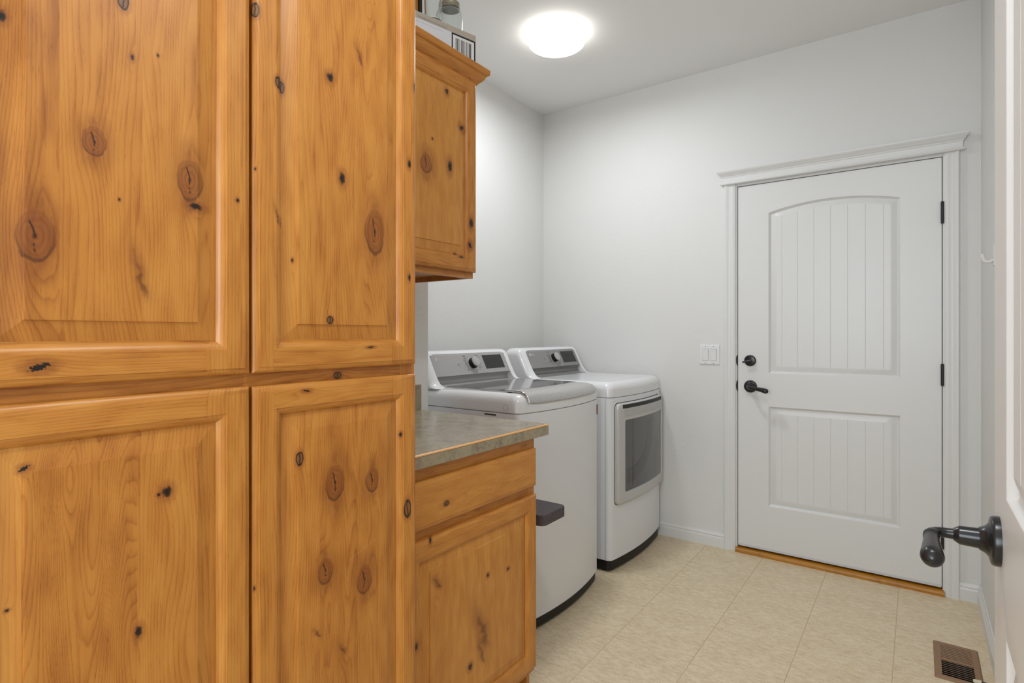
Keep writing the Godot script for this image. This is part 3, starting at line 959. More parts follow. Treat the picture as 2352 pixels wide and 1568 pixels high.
func ceiling_light(called: String, label: String, o: Vector3, energy: float) -> void:
	var t := thing(called, label, "ceiling light", o, "")
	var ax := Transform3D(Basis(Vector3(1, 0, 0), Vector3(0, -1, 0), Vector3(0, 0, -1)), o)
	part("base_ring", MB.new().lathe([Vector2(0.0, 0.0), Vector2(0.128, 0.0), Vector2(0.128, 0.012), Vector2(0.0, 0.012)], ax, 64), mat("ring", Color(0.7, 0.7, 0.71), 0.35, 0.3), t)
	var em := mat("lamp_shade", Color(0.93, 0.93, 0.92), 0.3)
	em.emission_enabled = true
	em.emission = Color(1.0, 0.985, 0.96)
	em.emission_energy_multiplier = 3.7
	part("lamp_shade", MB.new().lathe([Vector2(0.0, 0.0125), Vector2(0.136, 0.0125), Vector2(0.1405, 0.0155), Vector2(0.1425, 0.022), Vector2(0.1425, 0.050), Vector2(0.140, 0.058), Vector2(0.133, 0.063), Vector2(0.120, 0.0665), Vector2(0.117, 0.0675), Vector2(0.094, 0.071), Vector2(0.091, 0.0722), Vector2(0.060, 0.0745), Vector2(0.057, 0.0755), Vector2(0.0, 0.077)], ax, 72), em, t, 30.0)
	# the light of the shade's underside
	var l := AreaLight3D.new()
	l.name = "lamp_glow"
	l.area_size = Vector2(0.19, 0.19)
	l.light_color = Color(0.955, 0.975, 1.0)
	l.light_energy = energy
	l.area_range = 12.0
	l.shadow_enabled = true
	t.add_child(l)
	l.position = Vector3(0, -0.0795, 0)
	l.rotation = Vector3(-PI / 2, 0, 0)


func fill_window() -> void:
	# an added window, unseen behind the camera, to even out the light
	var x0 := -1.05
	var x1 := 0.12
	var y0 := 0.95
	var y1 := 2.15
	var t := setting("window_1", "added white framed window giving soft fill light, facing the entry door", "window", Vector3((x0 + x1) / 2, y0, WALL_F))
	var mb := MB.new()
	mb.box(Vector3(x0 - 0.06, y0 - 0.06, WALL_F - 0.02), Vector3(x1 + 0.06, y0, WALL_F - 0.0005), 0.003)
	mb.box(Vector3(x0 - 0.06, y1, WALL_F - 0.02), Vector3(x1 + 0.06, y1 + 0.06, WALL_F - 0.0005), 0.003)
	mb.box(Vector3(x0 - 0.06, y0, WALL_F - 0.02), Vector3(x0, y1, WALL_F - 0.0005), 0.003)
	mb.box(Vector3(x1, y0, WALL_F - 0.02), Vector3(x1 + 0.06, y1, WALL_F - 0.0005), 0.003)
	part("added_window_frame", mb, M.paint, t)
	var pm := mat("added_window_pane", Color(0.9, 0.93, 0.96), 0.1)
	pm.emission_enabled = true
	pm.emission = Color(0.93, 0.97, 1.0)
	pm.emission_energy_multiplier = 1.0
	part("added_window_pane", MB.new().box(Vector3(x0, y0, WALL_F - 0.008), Vector3(x1, y1, WALL_F - 0.002)), pm, t)
	var l := AreaLight3D.new()
	l.name = "window_fill_light"  # added soft fill, shaped like the pane
	l.area_size = Vector2(x1 - x0, y1 - y0)
	l.light_color = Color(0.92, 0.965, 1.0)
	l.light_energy = WINDOW_FILL
	l.area_range = 14.0
	l.shadow_enabled = true
	t.add_child(l)
	l.global_position = Vector3((x0 + x1) / 2, (y0 + y1) / 2, WALL_F - 0.03)


# ---------------------------------------------------------------- cabinets
# cut a convex polygon by a <= lim (keep below) or a >= lim along axis direction
func clip(poly: PackedVector3Array, axis: Vector3, lim: float, below: bool) -> PackedVector3Array:
	var out := PackedVector3Array()
	for i in poly.size():
		var a := poly[i]
		var b := poly[(i + 1) % poly.size()]
		var da := a.dot(axis) - lim
		var db := b.dot(axis) - lim
		if not below:
			da = -da
			db = -db
		if da <= 1e-7: out.append(a)
		if (da < -1e-7 and db > 1e-7) or (da > 1e-7 and db < -1e-7):
			out.append(a + (b - a) * (da / (da - db)))
	return out

# rectangles nested inside each other: [inset, height over the frame]
func nested(f: Fr, a0: float, y0: float, a1: float, y1: float, prof: Array, closed: bool) -> Array:
	var out := []
	for k in prof.size() - 1:
		var d0: float = prof[k][0]
		var d1: float = prof[k + 1][0]
		var z0: float = prof[k][1]
		var z1: float = prof[k + 1][1]
		var p := [f.at(a0 + d0, y0 + d0, z0), f.at(a1 - d0, y0 + d0, z0), f.at(a1 - d0, y1 - d0, z0), f.at(a0 + d0, y1 - d0, z0)]
		var q := [f.at(a0 + d1, y0 + d1, z1), f.at(a1 - d1, y0 + d1, z1), f.at(a1 - d1, y1 - d1, z1), f.at(a0 + d1, y1 - d1, z1)]
		for i in 4:
			out.append(PackedVector3Array([p[i], p[(i + 1) % 4], q[(i + 1) % 4], q[i]]))
	if closed:
		var d: float = prof[prof.size() - 1][0]
		var z: float = prof[prof.size() - 1][1]
		out.append(PackedVector3Array([f.at(a0 + d, y0 + d, z), f.at(a1 - d, y0 + d, z), f.at(a1 - d, y1 - d, z), f.at(a0 + d, y1 - d, z)]))
	return out

const STILE := 0.057
const FRAME_PROFILE := [[0.0, 0.001], [0.0, 0.0125], [0.002, 0.0155], [0.006, 0.0176], [0.0105, 0.0186], [0.0108, 0.0200], [0.043, 0.0200], [0.0434, 0.0188], [0.047, 0.0182], [0.051, 0.0162], [0.0545, 0.0128], [0.057, 0.0090]]
const PANEL_PROFILE := [[0.0565, 0.0086], [0.0595, 0.0088], [0.0885, 0.0152], [0.0890, 0.0172], [0.0915, 0.0178]]

# a raised panel door; seams are the joints between the boards of its panel
func cabinet_door(parent: Node3D, x_face: float, a0: float, y0: float, a1: float, y1: float, seams: Array, tex: Material) -> void:
	var f := Fr.new(Vector3(x_face, 0, 0), Vector3(0, 0, -1), Vector3(0, 1, 0))
	var uu := Vector3(1.0, 0, -1.0) / (a1 - a0)
	var vv := Vector3(0.3, -1, 0) / (y1 - y0)
	var o := Vector2((-x_face - a0) / (a1 - a0), (y1 - 0.3 * x_face) / (y1 - y0))
	var core := MB.new().box(f.at(a0 + 0.05, y0 + 0.05, 0.001), f.at(a1 - 0.05, y1 - 0.05, 0.0065))
	core.uv(uu, vv, o)
	var door := part("door", core, tex, parent)
	var ax := Vector3(0, 0, -1)
	var faces := nested(f, a0, y0, a1, y1, FRAME_PROFILE, false)
	for piece in [["stile", a0 - 1, a0 + STILE, 0], ["stile", a1 - STILE, a1 + 1, 0], ["rail", a0 + STILE, a1 - STILE, -1], ["rail", a0 + STILE, a1 - STILE, 1]]:
		var mb := MB.new()
		for q in faces:
			var c := clip(clip(q, ax, piece[1], false), ax, piece[2], true)
			if piece[3] != 0: c = clip(c, Vector3.UP, (y0 + y1) / 2, piece[3] < 0)
			if c.size() > 2: mb.fan(c)
		# close the cut ends and the back
		mb.uv(uu, vv, o)
		part(piece[0], mb, tex, door, 32.0)
	var bounds := [a0 - 1]
	bounds.append_array(seams)
	bounds.append(a1 + 1)
	var pf := nested(f, a0, y0, a1, y1, PANEL_PROFILE, true)
	for k in bounds.size() - 1:
		var mb := MB.new()
		for q in pf:
			var c := clip(clip(q, ax, bounds[k], false), ax, bounds[k + 1], true)
			if c.size() > 2: mb.fan(c)
		mb.uv(uu, vv, o)
		part("panel_board", mb, tex, door, 16.0)

# boards of a door for its wood: two stiles, two rails and the glued panel
func door_boards(a0: float, y0: float, a1: float, y1: float, seams: Array, tones: Array, figures: Array) -> Array:
	var out := []
	var xs := [a0 + 0.054]
	xs.append_array(seams)
	xs.append(a1 - 0.054)
	for k in xs.size() - 1:
		out.append([xs[k], y0, xs[k + 1], y1, true, tones[k % tones.size()], figures[k % figures.size()]])
	out.append([a0, y0, a0 + STILE, y1, true, 0.52, 1.2])
	out.append([a1 - STILE, y0, a1, y1, true, 0.55, 0.8])
	out.append([a0 + STILE, y0, a1 - STILE, y0 + STILE, false, 0.54, 3.0])
	out.append([a0 + STILE, y1 - STILE, a1 - STILE, y1, false, 0.56, 3.0])
	return out

func wood_box(called: String, lo: Vector3, hi: Vector3, parent: Node3D, bev := 0.0006, flat := false) -> MeshInstance3D:
	# stock wood with upright grain, or lying grain
	var mb := MB.new().box(lo, hi, bev)
	var o := Vector2(lo.z * 3.7 + lo.y * 1.3, lo.x * 2.1 + lo.y)
	if flat: mb.uv(Vector3(1.2, 3.333, 0.0), Vector3(0.2, 0, 1), o)
	else: mb.uv(Vector3(3.333, 0, 3.333), Vector3(0, -1, 0.0), o)
	return part(called, mb, M.stock, parent)

func crown(called: String, parent: Node3D, xf: float, zr: float, z_near: float, xb: float, y0: float, near_return: bool) -> void:
	# runs along the front at x = xf, then returns along the end at z = zr
	var prof := [[0.0, 0.0], [0.006, 0.0], [0.0075, 0.006], [0.0125, 0.0085], [0.0135, 0.0125], [0.018, 0.0165], [0.0245, 0.0225], [0.031, 0.031], [0.0355, 0.041], [0.0375, 0.043], [0.0405, 0.0435], [0.0445, 0.0475], [0.046, 0.0545], [0.046, 0.0650], [0.0445, 0.0665], [0.0, 0.0665]]
	var rings := []
	if near_return:
		rings.append(PackedVector3Array(prof.map(func(q): return Vector3(xb, y0 + q[1], z_near + q[0]))))
		rings.append(PackedVector3Array(prof.map(func(q): return Vector3(xf + q[0], y0 + q[1], z_near + q[0]))))
	else:
		rings.append(PackedVector3Array(prof.map(func(q): return Vector3(xf + q[0], y0 + q[1], z_near))))
	rings.append(PackedVector3Array(prof.map(func(q): return Vector3(xf + q[0], y0 + q[1], zr - q[0]))))
	rings.append(PackedVector3Array(prof.map(func(q): return Vector3(xb, y0 + q[1], zr - q[0]))))
	var mb := MB.new().loft(rings)
	mb.uv(Vector3(2.0, 3.333, 0), Vector3(1, 0, 1), Vector2(0.13, 0.2))
	part(called, mb, M.stock, parent, 30.0)

func tall_cabinet() -> void:
	var t := thing("tall_cabinet", "tall knotty alder pantry cabinet with four raised panel doors", "cabinet", Vector3(-1.30, 0, -0.535))
	var xf := -0.974
	var z0 := -0.126
	var z1 := -0.946
	wood_box("side", Vector3(WALL_C, 0.0, z1), Vector3(xf - 0.019, 2.15, z1 + 0.018), t)
	wood_box("side", Vector3(WALL_C, 0.0, z0 - 0.018), Vector3(xf - 0.019, 2.15, z0), t)
	wood_box("back", Vector3(WALL_C, 0.10, z1 + 0.018), Vector3(WALL_C + 0.006, 2.15, z0 - 0.018), t)
	wood_box("top", Vector3(WALL_C, 2.132, z1 + 0.018), Vector3(xf - 0.019, 2.15, z0 - 0.018), t, 0.0006, true)
	wood_box("bottom", Vector3(WALL_C, 0.10, z1 + 0.018), Vector3(xf - 0.019, 0.118, z0 - 0.018), t, 0.0006, true)
	wood_box("toe_kick", Vector3(xf - 0.085, 0.0, z1 + 0.018), Vector3(xf - 0.07, 0.10, z0 - 0.018), t, 0.0006, true)
	# face frame
	wood_box("frame_stile", Vector3(xf - 0.019, 0.10, z1), Vector3(xf, 2.15, z1 + 0.045), t)
	wood_box("frame_stile", Vector3(xf - 0.019, 0.10, z0 - 0.045), Vector3(xf, 2.15, z0), t)
	wood_box("frame_rail", Vector3(xf - 0.019, 2.10, z1 + 0.045), Vector3(xf, 2.15, z0 - 0.045), t, 0.0006, true)
	wood_box("frame_rail", Vector3(xf - 0.019, 0.10, z1 + 0.045), Vector3(xf, 0.145, z0 - 0.045), t, 0.0006, true)
	# the rail between the upper and the lower doors carries a knot of its own
	var rail_tex := wood_front(0.171, 1.105, 0.901, 1.165, 1000.0, [[0.171, 1.105, 0.901, 1.165, false, 0.44, 4.0]], [[0.727, 1.133, 0.0098, 0.0072, 2]], 12)
	var rb := MB.new().box(Vector3(xf - 0.019, 1.105, -0.901), Vector3(xf, 1.165, -0.171), 0.0006)
	rb.uv(Vector3(0, 0, -1) / 0.73, Vector3(0, -1, 0) / 0.06, Vector2(-0.171 / 0.73, 1.165 / 0.06))
	part("frame_rail", rb, wood_mat("rail", rail_tex), t)
	var ppm := 1250.0
	var ul := wood_front(0.131, 1.148, 0.531, 2.13, 1450.0, door_boards(0.131, 1.148, 0.531, 2.13, [0.276, 0.378], [0.42, 0.50, 0.54], [6.5, 3.5, 5.0]), K_UL, 1)  # panel tones darkened in colour to offset the strong light on this door
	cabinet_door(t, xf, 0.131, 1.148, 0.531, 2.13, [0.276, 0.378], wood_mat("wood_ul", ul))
	var ur := wood_front(0.536, 1.148, 0.936, 2.13, ppm, door_boards(0.536, 1.148, 0.936, 2.13, [0.668, 0.775], [0.58, 0.51, 0.54], [3.5, 4.5, 6.0]), K_UR, 2)
	cabinet_door(t, xf, 0.536, 1.148, 0.936, 2.13, [0.668, 0.775], wood_mat("wood_ur", ur))
	var ll := wood_front(0.131, 0.115, 0.531, 1.125, 1450.0, door_boards(0.131, 0.115, 0.531, 1.125, [0.233, 0.371], [0.60, 0.46, 0.54], [2.0, 11.0, 4.0]), K_LL, 3)
	cabinet_door(t, xf, 0.131, 0.115, 0.531, 1.125, [0.233, 0.371], wood_mat("wood_ll", ll))
	var lr := wood_front(0.536, 0.115, 0.936, 1.124, ppm, door_boards(0.536, 0.115, 0.936, 1.124, [0.690, 0.783], [0.53, 0.48, 0.50], [4.0, 7.0, 4.0]), K_LR, 4, [[0.76, 0.742, 0.835, 0.768], [0.70, 0.60, 0.704, 0.64], [0.757, 0.70, 0.76, 0.735]])  # panel tones lightened slightly to offset weaker light on this lower door
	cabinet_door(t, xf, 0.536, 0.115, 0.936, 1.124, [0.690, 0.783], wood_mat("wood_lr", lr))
	crown("crown_moulding", t, xf, z1, z0, -1.27, 2.122, true)

func base_cabinet() -> void:
	var t := thing("base_cabinet", "knotty alder base cabinet with one drawer over a raised panel door", "cabinet", Vector3(-1.32, 0, -1.25))
	var xf := -1.034
	var z0 := -0.948
	var z1 := -1.552
	var top := 0.876
	wood_box("side", Vector3(WALL_C, 0.0, z1), Vector3(xf - 0.019, top, z1 + 0.016), t)
	wood_box("side", Vector3(WALL_C, 0.0, z0 - 0.016), Vector3(xf - 0.019, top, z0), t)
	wood_box("back", Vector3(WALL_C, 0.10, z1 + 0.016), Vector3(WALL_C + 0.006, top, z0 - 0.016), t)
	wood_box("bottom", Vector3(WALL_C, 0.10, z1 + 0.016), Vector3(xf - 0.019, 0.116, z0 - 0.016), t, 0.0006, true)
	wood_box("toe_kick", Vector3(xf - 0.085, 0.0, z1 + 0.016), Vector3(xf - 0.07, 0.10, z0 - 0.016), t, 0.0006, true)
	wood_box("frame_stile", Vector3(xf - 0.019, 0.10, z1), Vector3(xf, top, z1 + 0.04), t)
	wood_box("frame_stile", Vector3(xf - 0.019, 0.10, z0 - 0.04), Vector3(xf, top, z0), t)
	for y in [[0.10, 0.14], [0.68, 0.73], [0.826, top]]:
		wood_box("frame_rail", Vector3(xf - 0.019, y[0], z1 + 0.04), Vector3(xf, y[1], z0 - 0.04), t, 0.0006, true)
	# drawer: a slab front with an eased, stepped edge
	var a0 := 0.955
	var a1 := 1.543
	var dt := wood_front(a0, 0.719, a1, 0.842, 1100.0, [[a0, 0.719, a1, 0.842, false, 0.60, 6.0]], K_DR, 6, [[1.255, 0.735, 1.315, 0.795], [1.285, 0.738, 1.325, 0.790], [1.30, 0.742, 1.332, 0.792], [1.19, 0.748, 1.205, 0.782], [1.16, 0.742, 1.168, 0.776], [1.08, 0.828, 1.20, 0.8275], [1.20, 0.8275, 1.33, 0.829], [1.10, 0.826, 1.17, 0.827], [1.36, 0.829, 1.44, 0.828], [1.07, 0.732, 1.085, 0.756]])  # tone lightened in colour, as the drawer front gets little light
	var f := Fr.new(Vector3(xf, 0, 0), Vector3(0, 0, -1), Vector3(0, 1, 0))
	var mb := MB.new()
	for q in nested(f, a0, 0.719, a1, 0.842, [[0.0, 0.001], [0.0, 0.0115], [0.002, 0.0145], [0.008, 0.0165], [0.0125, 0.0176], [0.0130, 0.0195]], true):
		mb.fan(q)
	mb.uv(Vector3(0, 0, -1) / (a1 - a0), Vector3(0, -1, 0) / 0.123, Vector2(-a0 / (a1 - a0), 0.842 / 0.123))
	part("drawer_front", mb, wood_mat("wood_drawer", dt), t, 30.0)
	var bd := wood_front(a0, 0.122, a1, 0.691, 1000.0, door_boards(a0, 0.122, a1, 0.691, [1.145, 1.31, 1.41], [0.59, 0.66, 0.62, 0.58], [4.0, 3.0, 2.0, 3.0]), K_BD, 7, [[1.24, 0.602, 1.36, 0.603], [1.26, 0.6015, 1.39, 0.602], [1.16, 0.60, 1.22, 0.601], [1.06, 0.655, 1.20, 0.656], [1.22, 0.654, 1.40, 0.656], [1.24, 0.50, 1.25, 0.57], [1.262, 0.47, 1.268, 0.56], [1.228, 0.48, 1.236, 0.55]])  # panel tones lightened in colour to make up for weak light down here
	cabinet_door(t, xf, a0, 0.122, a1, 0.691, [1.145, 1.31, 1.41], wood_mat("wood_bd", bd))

func countertop() -> void:
	var t := thing("countertop", "grey green slate laminate countertop with wood edge strip and backsplash", "countertop", Vector3(-1.33, 0.877, -1.28))
	var z0 := -0.9475
	var z1 := -1.608
	var xf := -1.012
	part("slab", MB.new().box(Vector3(WALL_C + 0.0005, 0.877, z1), Vector3(xf - 0.0066, 0.9146, z0), 0.0005), M.laminate, t)
	# front edge band, with a bevelled strip of bare wood let in along its upper corner
	var rings := []
	var wood := []
	for z in [z0, z1]:
		rings.append(PackedVector3Array([Vector3(xf - 0.0064, 0.877, z), Vector3(xf - 0.002, 0.877, z), Vector3(xf, 0.879, z), Vector3(xf, 0.9080, z), Vector3(xf - 0.0064, 0.9080, z)]))
		wood.append(PackedVector3Array([Vector3(xf - 0.0062, 0.9088, z), Vector3(xf - 0.0012, 0.9088, z), Vector3(xf - 0.0022, 0.9120, z), Vector3(xf - 0.0058, 0.9140, z), Vector3(xf - 0.0062, 0.9138, z)]))
	part("edge_band", MB.new().loft(rings), M.laminate, t)
	part("edge_strip", MB.new().loft(wood), M.edge_wood, t)
	part("backsplash", MB.new().box(Vector3(WALL_C + 0.0005, 0.9147, z1), Vector3(WALL_C + 0.019, 1.016, z0), 0.0012), M.laminate, t)

func upper_cabinet() -> void:
	var t := thing("upper_cabinet", "knotty alder wall cabinet with crown moulding above the countertop", "cabinet", Vector3(-1.48, 1.42, -1.27))
	var xf := -1.328
	var z0 := -0.948
	var z1 := -1.587
	var y0 := 1.422
	var y1 := 2.165
	wood_box("side", Vector3(WALL_C + 0.0005, y0, z1), Vector3(xf - 0.019, y1, z1 + 0.016), t)
	wood_box("side", Vector3(WALL_C + 0.0005, y0, z0 - 0.016), Vector3(xf - 0.019, y1, z0), t)
	wood_box("back", Vector3(WALL_C + 0.0005, y0 + 0.02, z1 + 0.016), Vector3(WALL_C + 0.0065, y1, z0 - 0.016), t)
	wood_box("bottom", Vector3(WALL_C + 0.0065, y0 + 0.018, z1 + 0.016), Vector3(xf - 0.019, y0 + 0.034, z0 - 0.016), t, 0.0006, true)
	wood_box("top", Vector3(WALL_C + 0.0065, y1, z1 + 0.016), Vector3(xf - 0.001, y1 + 0.016, z0 - 0.016), t, 0.0006, true)
	wood_box("frame_stile", Vector3(xf - 0.019, y0, z1), Vector3(xf, y1, z1 + 0.045), t)
	wood_box("frame_stile", Vector3(xf - 0.019, y0, z0 - 0.045), Vector3(xf, y1, z0), t)
	wood_box("frame_rail", Vector3(xf - 0.019, y0, z1 + 0.045), Vector3(xf, y0 + 0.045, z0 - 0.045), t, 0.0006, true)
	wood_box("frame_rail", Vector3(xf - 0.019, y1 - 0.045, z1 + 0.045), Vector3(xf, y1, z0 - 0.045), t, 0.0006, true)
	var a0 := 0.955
	var a1 := 1.587
	var ya := 1.443
	var yb := 2.140
	var tx := wood_front(a0, ya, a1, yb, 900.0, door_boards(a0, ya, a1, yb, [1.12, 1.31, 1.44], [0.62, 0.70, 0.64, 0.67], [3.0, 4.0, 3.0, 3.0]), K_UP, 5)  # panel tones lightened: brightness the lamps do not give is put in the colour
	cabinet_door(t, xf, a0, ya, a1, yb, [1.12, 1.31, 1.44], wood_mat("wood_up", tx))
	crown("crown_moulding", t, xf, z1, z0, WALL_C + 0.0005, 2.128, false)


# ---------------------------------------------------------------- washer and dryer
# footprint with a bowed, round cornered front; all the way round, drawn in by d
func footprint(xb: float, xf: float, zc: float, hw: float, bow: float, rc: float, d: float, y: float) -> PackedVector3Array:
	var r := PackedVector3Array()
	var h := hw - d
	r.append(Vector3(xb + d, y, zc + h))
	for k in 37:
		var s := sin(lerpf(-PI / 2, PI / 2, k / 36.0))
		r.append(Vector3(front_x(xf, hw, bow, rc, -s * h, h) - d, y, zc - s * h))
	r.append(Vector3(xb + d, y, zc - h))
	return r

func front_x(xf: float, hw: float, bow: float, rc: float, dz: float, h: float) -> float:
	var x := xf + bow * (1.0 - (dz / hw) * (dz / hw))
	var e := absf(dz) - (h - rc)
	if e > 0.0: x -= rc - sqrt(maxf(0.0, rc * rc - e * e))
	return x

func appliance_body(t: Node3D, xb: float, xf: float, zc: float, hw: float, bow: float, seam: float, deck: float, base_y: float) -> void:
	part("base", MB.new().loft([footprint(xb, xf, zc, hw, bow, 0.02, 0.016, 0.006), footprint(xb, xf, zc, hw, bow, 0.02, 0.008, 0.012), footprint(xb, xf, zc, hw, bow, 0.02, 0.008, base_y)]), M.black, t)
	for s in [[-1.0, -1.0], [-1.0, 1.0], [1.0, -1.0], [1.0, 1.0]]:
		var c := Vector3((xb + xf) / 2 + s[0] * (xf - xb - 0.10) / 2, 0, zc + s[1] * (hw - 0.045))
		part("foot", MB.new().lathe([Vector2(0, 0.0005), Vector2(0.024, 0.0005), Vector2(0.024, 0.010), Vector2(0.012, 0.0145), Vector2(0.012, 0.020), Vector2(0, 0.020)], Transform3D(Basis.IDENTITY, c), 20), M.black, t)
	part("body", MB.new().loft([footprint(xb, xf, zc, hw, bow, 0.022, 0.002, base_y), footprint(xb, xf, zc, hw, bow, 0.022, 0.0, base_y + 0.003), footprint(xb, xf, zc, hw, bow, 0.022, 0.0, seam - 0.003), footprint(xb, xf, zc, hw, bow, 0.022, 0.009, seam - 0.0026), footprint(xb, xf, zc, hw, bow, 0.022, 0.0095, seam + 0.002)]), M.enamel_side, t, 30.0)
	# cover with a soft, rounded shoulder
	var rings := [footprint(xb, xf, zc, hw, bow, 0.022, 0.009, seam + 0.0005), footprint(xb, xf, zc, hw, bow, 0.022, 0.001, seam + 0.0006), footprint(xb, xf, zc, hw, bow, 0.022, 0.0, seam + 0.002)]
	var rr := minf(0.042, deck - seam - 0.012)
	for k in 9:
		var a := PI / 2 * k / 8.0
		rings.append(footprint(xb, xf, zc, hw, bow, 0.03, rr * (1.0 - cos(a)), deck - rr + rr * sin(a)))
	part("top_cover", MB.new().loft(rings), M.enamel, t, 40.0)

const FACE_TOP := Vector2(-1.835, 1.122)
const FACE_BOT := Vector2(-1.783, 1.019)

func console(t: Node3D, zc: float, hw: float, deck: float, silver: Material, dark_fascia: bool) -> void:
	# side view of the shell, from the back foot over the top to the front foot
	var side := [[-1.955, deck - 0.004], [-1.955, 1.085], [-1.950, 1.110], [-1.938, 1.126], [-1.918, 1.135], [-1.880, 1.138], [-1.853, 1.136], [-1.838, 1.129], [-1.829, 1.117]]
	var cheek := side.duplicate(true)
	for q in [[-1.802, 1.062], [-1.776, 1.012], [-1.760, 0.990], [-1.745, deck + 0.006], [-1.722, deck + 0.001], [-1.715, deck - 0.004]]: cheek.append(q)
	var inner := side.duplicate(true)
	for q in [[-1.834, 1.110], [-1.790, 1.020], [-1.812, 1.006], [-1.812, deck - 0.004]]: inner.append(q)
	var ring := func(prof: Array, z: float, k: float) -> PackedVector3Array:
		var r := PackedVector3Array()
		for q in prof:
			r.append(Vector3(-1.875 + (q[0] + 1.875) * k, deck - 0.004 + (q[1] - deck + 0.004) * k, z))
		return r
	var wide := 0.058
	for s in [1.0, -1.0]:
		var rings := []
		for k in 9:
			var a := PI / 2 * k / 8.0
			rings.append(ring.call(cheek, zc + s * (hw - 0.004 - 0.040 * (1.0 - cos(a))), 0.76 + 0.24 * sin(a)))
		rings.append(ring.call(cheek, zc + s * (hw - wide), 1.0))
		part("console_cheek", MB.new().loft(rings), M.enamel, t, 40.0)
	part("console_shell", MB.new().loft([ring.call(inner, zc + hw - wide - 0.0005, 1.0), ring.call(inner, zc - hw + wide + 0.0005, 1.0)]), M.enamel, t)
	# fascia plate on the slope
	var up := Vector3(FACE_TOP.x - FACE_BOT.x, FACE_TOP.y - FACE_BOT.y, 0)
	var ht := up.length()
	up = up.normalized()
	var f := Fr.new(Vector3(FACE_BOT.x, FACE_BOT.y, zc), Vector3(0, 0, -1), up)
	var w := hw - wide - 0.001
	var outline := func(d: float, z: float) -> PackedVector3Array:
		var r := PackedVector3Array()
		r.append(f.at(-w + d, 0.0 + d, z))
		r.append(f.at(w - d, 0.0 + d, z))
		for s in [1.0, -1.0]:
			for k in 7:
				var a := PI / 2 * k / 6.0 if s > 0 else PI / 2 + PI / 2 * k / 6.0
				r.append(f.at(s * (w - 0.026) + cos(a) * (0.026 - d), ht - 0.026 + sin(a) * (0.026 - d), z))
		return r
	part("fascia", MB.new().loft([outline.call(0.0, -0.006), outline.call(0.0, 0.002), outline.call(0.001, 0.003)]), silver, t, 30.0)
	# concave strip from the fascia down to the deck
	var rr := []
	for z in [zc + hw - wide - 0.0004, zc - hw + wide + 0.0004]:
		var r := PackedVector3Array()
		for q in [[-1.815, 1.014], [-1.790, 1.017], [-1.797, 1.008], [-1.801, 0.999], [-1.800, 0.990], [-1.792, 0.982], [-1.776, deck + 0.0015], [-1.735, deck + 0.0008], [-1.735, deck - 0.003], [-1.815, deck - 0.003]]:
			r.append(Vector3(q[0], q[1], z))
		rr.append(r)
	part("console_cove", MB.new().loft(rr), silver, t, 50.0)
	# knob
	var ko := f.at(0.0, ht * 0.50, 0.003)
	var ax := along(ko, f.n, f.u)
	part("dial_ring", MB.new().lathe([Vector2(0.0325, 0.0), Vector2(0.0325, 0.0022), Vector2(0.0305, 0.0022), Vector2(0.0305, 0.0), Vector2(0.0325, 0.0)], ax, 40), M.chrome, t)
	var kn := part("knob", MB.new().lathe([Vector2(0.0, 0.0002), Vector2(0.0275, 0.0002), Vector2(0.0262, 0.021), Vector2(0.0, 0.020)], ax, 40), M.black, t)
	part("knob_cap", MB.new().lathe([Vector2(0.0, 0.0205), Vector2(0.0258, 0.0205), Vector2(0.0266, 0.0235), Vector2(0.0256, 0.0270), Vector2(0.0225, 0.0285), Vector2(0.0, 0.0297)], ax, 40), mat("knob_cap", Color(0.72, 0.715, 0.71), 0.28, 0.35), kn)
	# screen
	var sc := MB.new()
	sc.loft([PackedVector3Array([f.at(0.092, ht * 0.20, 0.0029), f.at(0.252, ht * 0.20, 0.0029), f.at(0.252, ht * 0.86, 0.0029), f.at(0.092, ht * 0.86, 0.0029)]), PackedVector3Array([f.at(0.092, ht * 0.20, 0.0036), f.at(0.252, ht * 0.20, 0.0036), f.at(0.252, ht * 0.86, 0.0036), f.at(0.092, ht * 0.86, 0.0036)])])
	part("control_panel", sc, M.display, t)
	for x in [-0.092, 0.078]:
		part("button_ring", MB.new().lathe([Vector2(0.0125, 0.0), Vector2(0.0125, 0.0009), Vector2(0.0110, 0.0009), Vector2(0.0110, 0.0), Vector2(0.0125, 0.0)], along(f.at(x, ht * 0.46, 0.003), f.n, f.u), 28), M.logo, t)
	# rows of small print beside the dial
	var rng := RandomNumberGenerator.new()
	rng.seed = 17 if dark_fascia else 5
	var pr := MB.new()
	for s in [-1.0, 1.0]:
		for k in 8:
			var y := ht * (0.84 - 0.093 * k)
			var off := 0.034 + 0.010 * sin(PI * (k + 0.5) / 8.0)
			var x := off
			for wd in (1 + rng.randi() % 2):
				var len_w := 0.006 + rng.randf() * 0.009
				var xa: float = s * x
				var xb: float = s * (x + len_w)
				if x + len_w < 0.068: pr_strip(pr, f, minf(xa, xb), maxf(xa, xb), y, 0.0026)
				x += len_w + 0.0022
	pr_strip(pr, f, -0.112, -0.103, ht * 0.49, 0.003)
	pr_strip(pr, f, -0.112, -0.104, ht * 0.43, 0.003)
	part("print", pr, M.print, t).set_meta("kind", "stuff")
	# maker's mark: a round badge and two letters
	part("badge", MB.new().lathe([Vector2(0, 0), Vector2(0.0088, 0), Vector2(0.0088, 0.0006), Vector2(0, 0.0006)], along(f.at(-w + 0.034, ht * 0.76, 0.003), f.n, f.u), 24), M.logo, t)
	var tm := TextMesh.new()
	var font := SystemFont.new()
	font.font_names = PackedStringArray(["Droid Sans"])
	font.font_weight = 700
	tm.font = font
	tm.text = "LG"
	tm.font_size = 32
	tm.pixel_size = 0.0006
	tm.depth = 0.0006
	tm.material = M.logo
	var ti := MeshInstance3D.new()
	ti.name = "lettering"
	ti.mesh = tm
	t.add_child(ti)
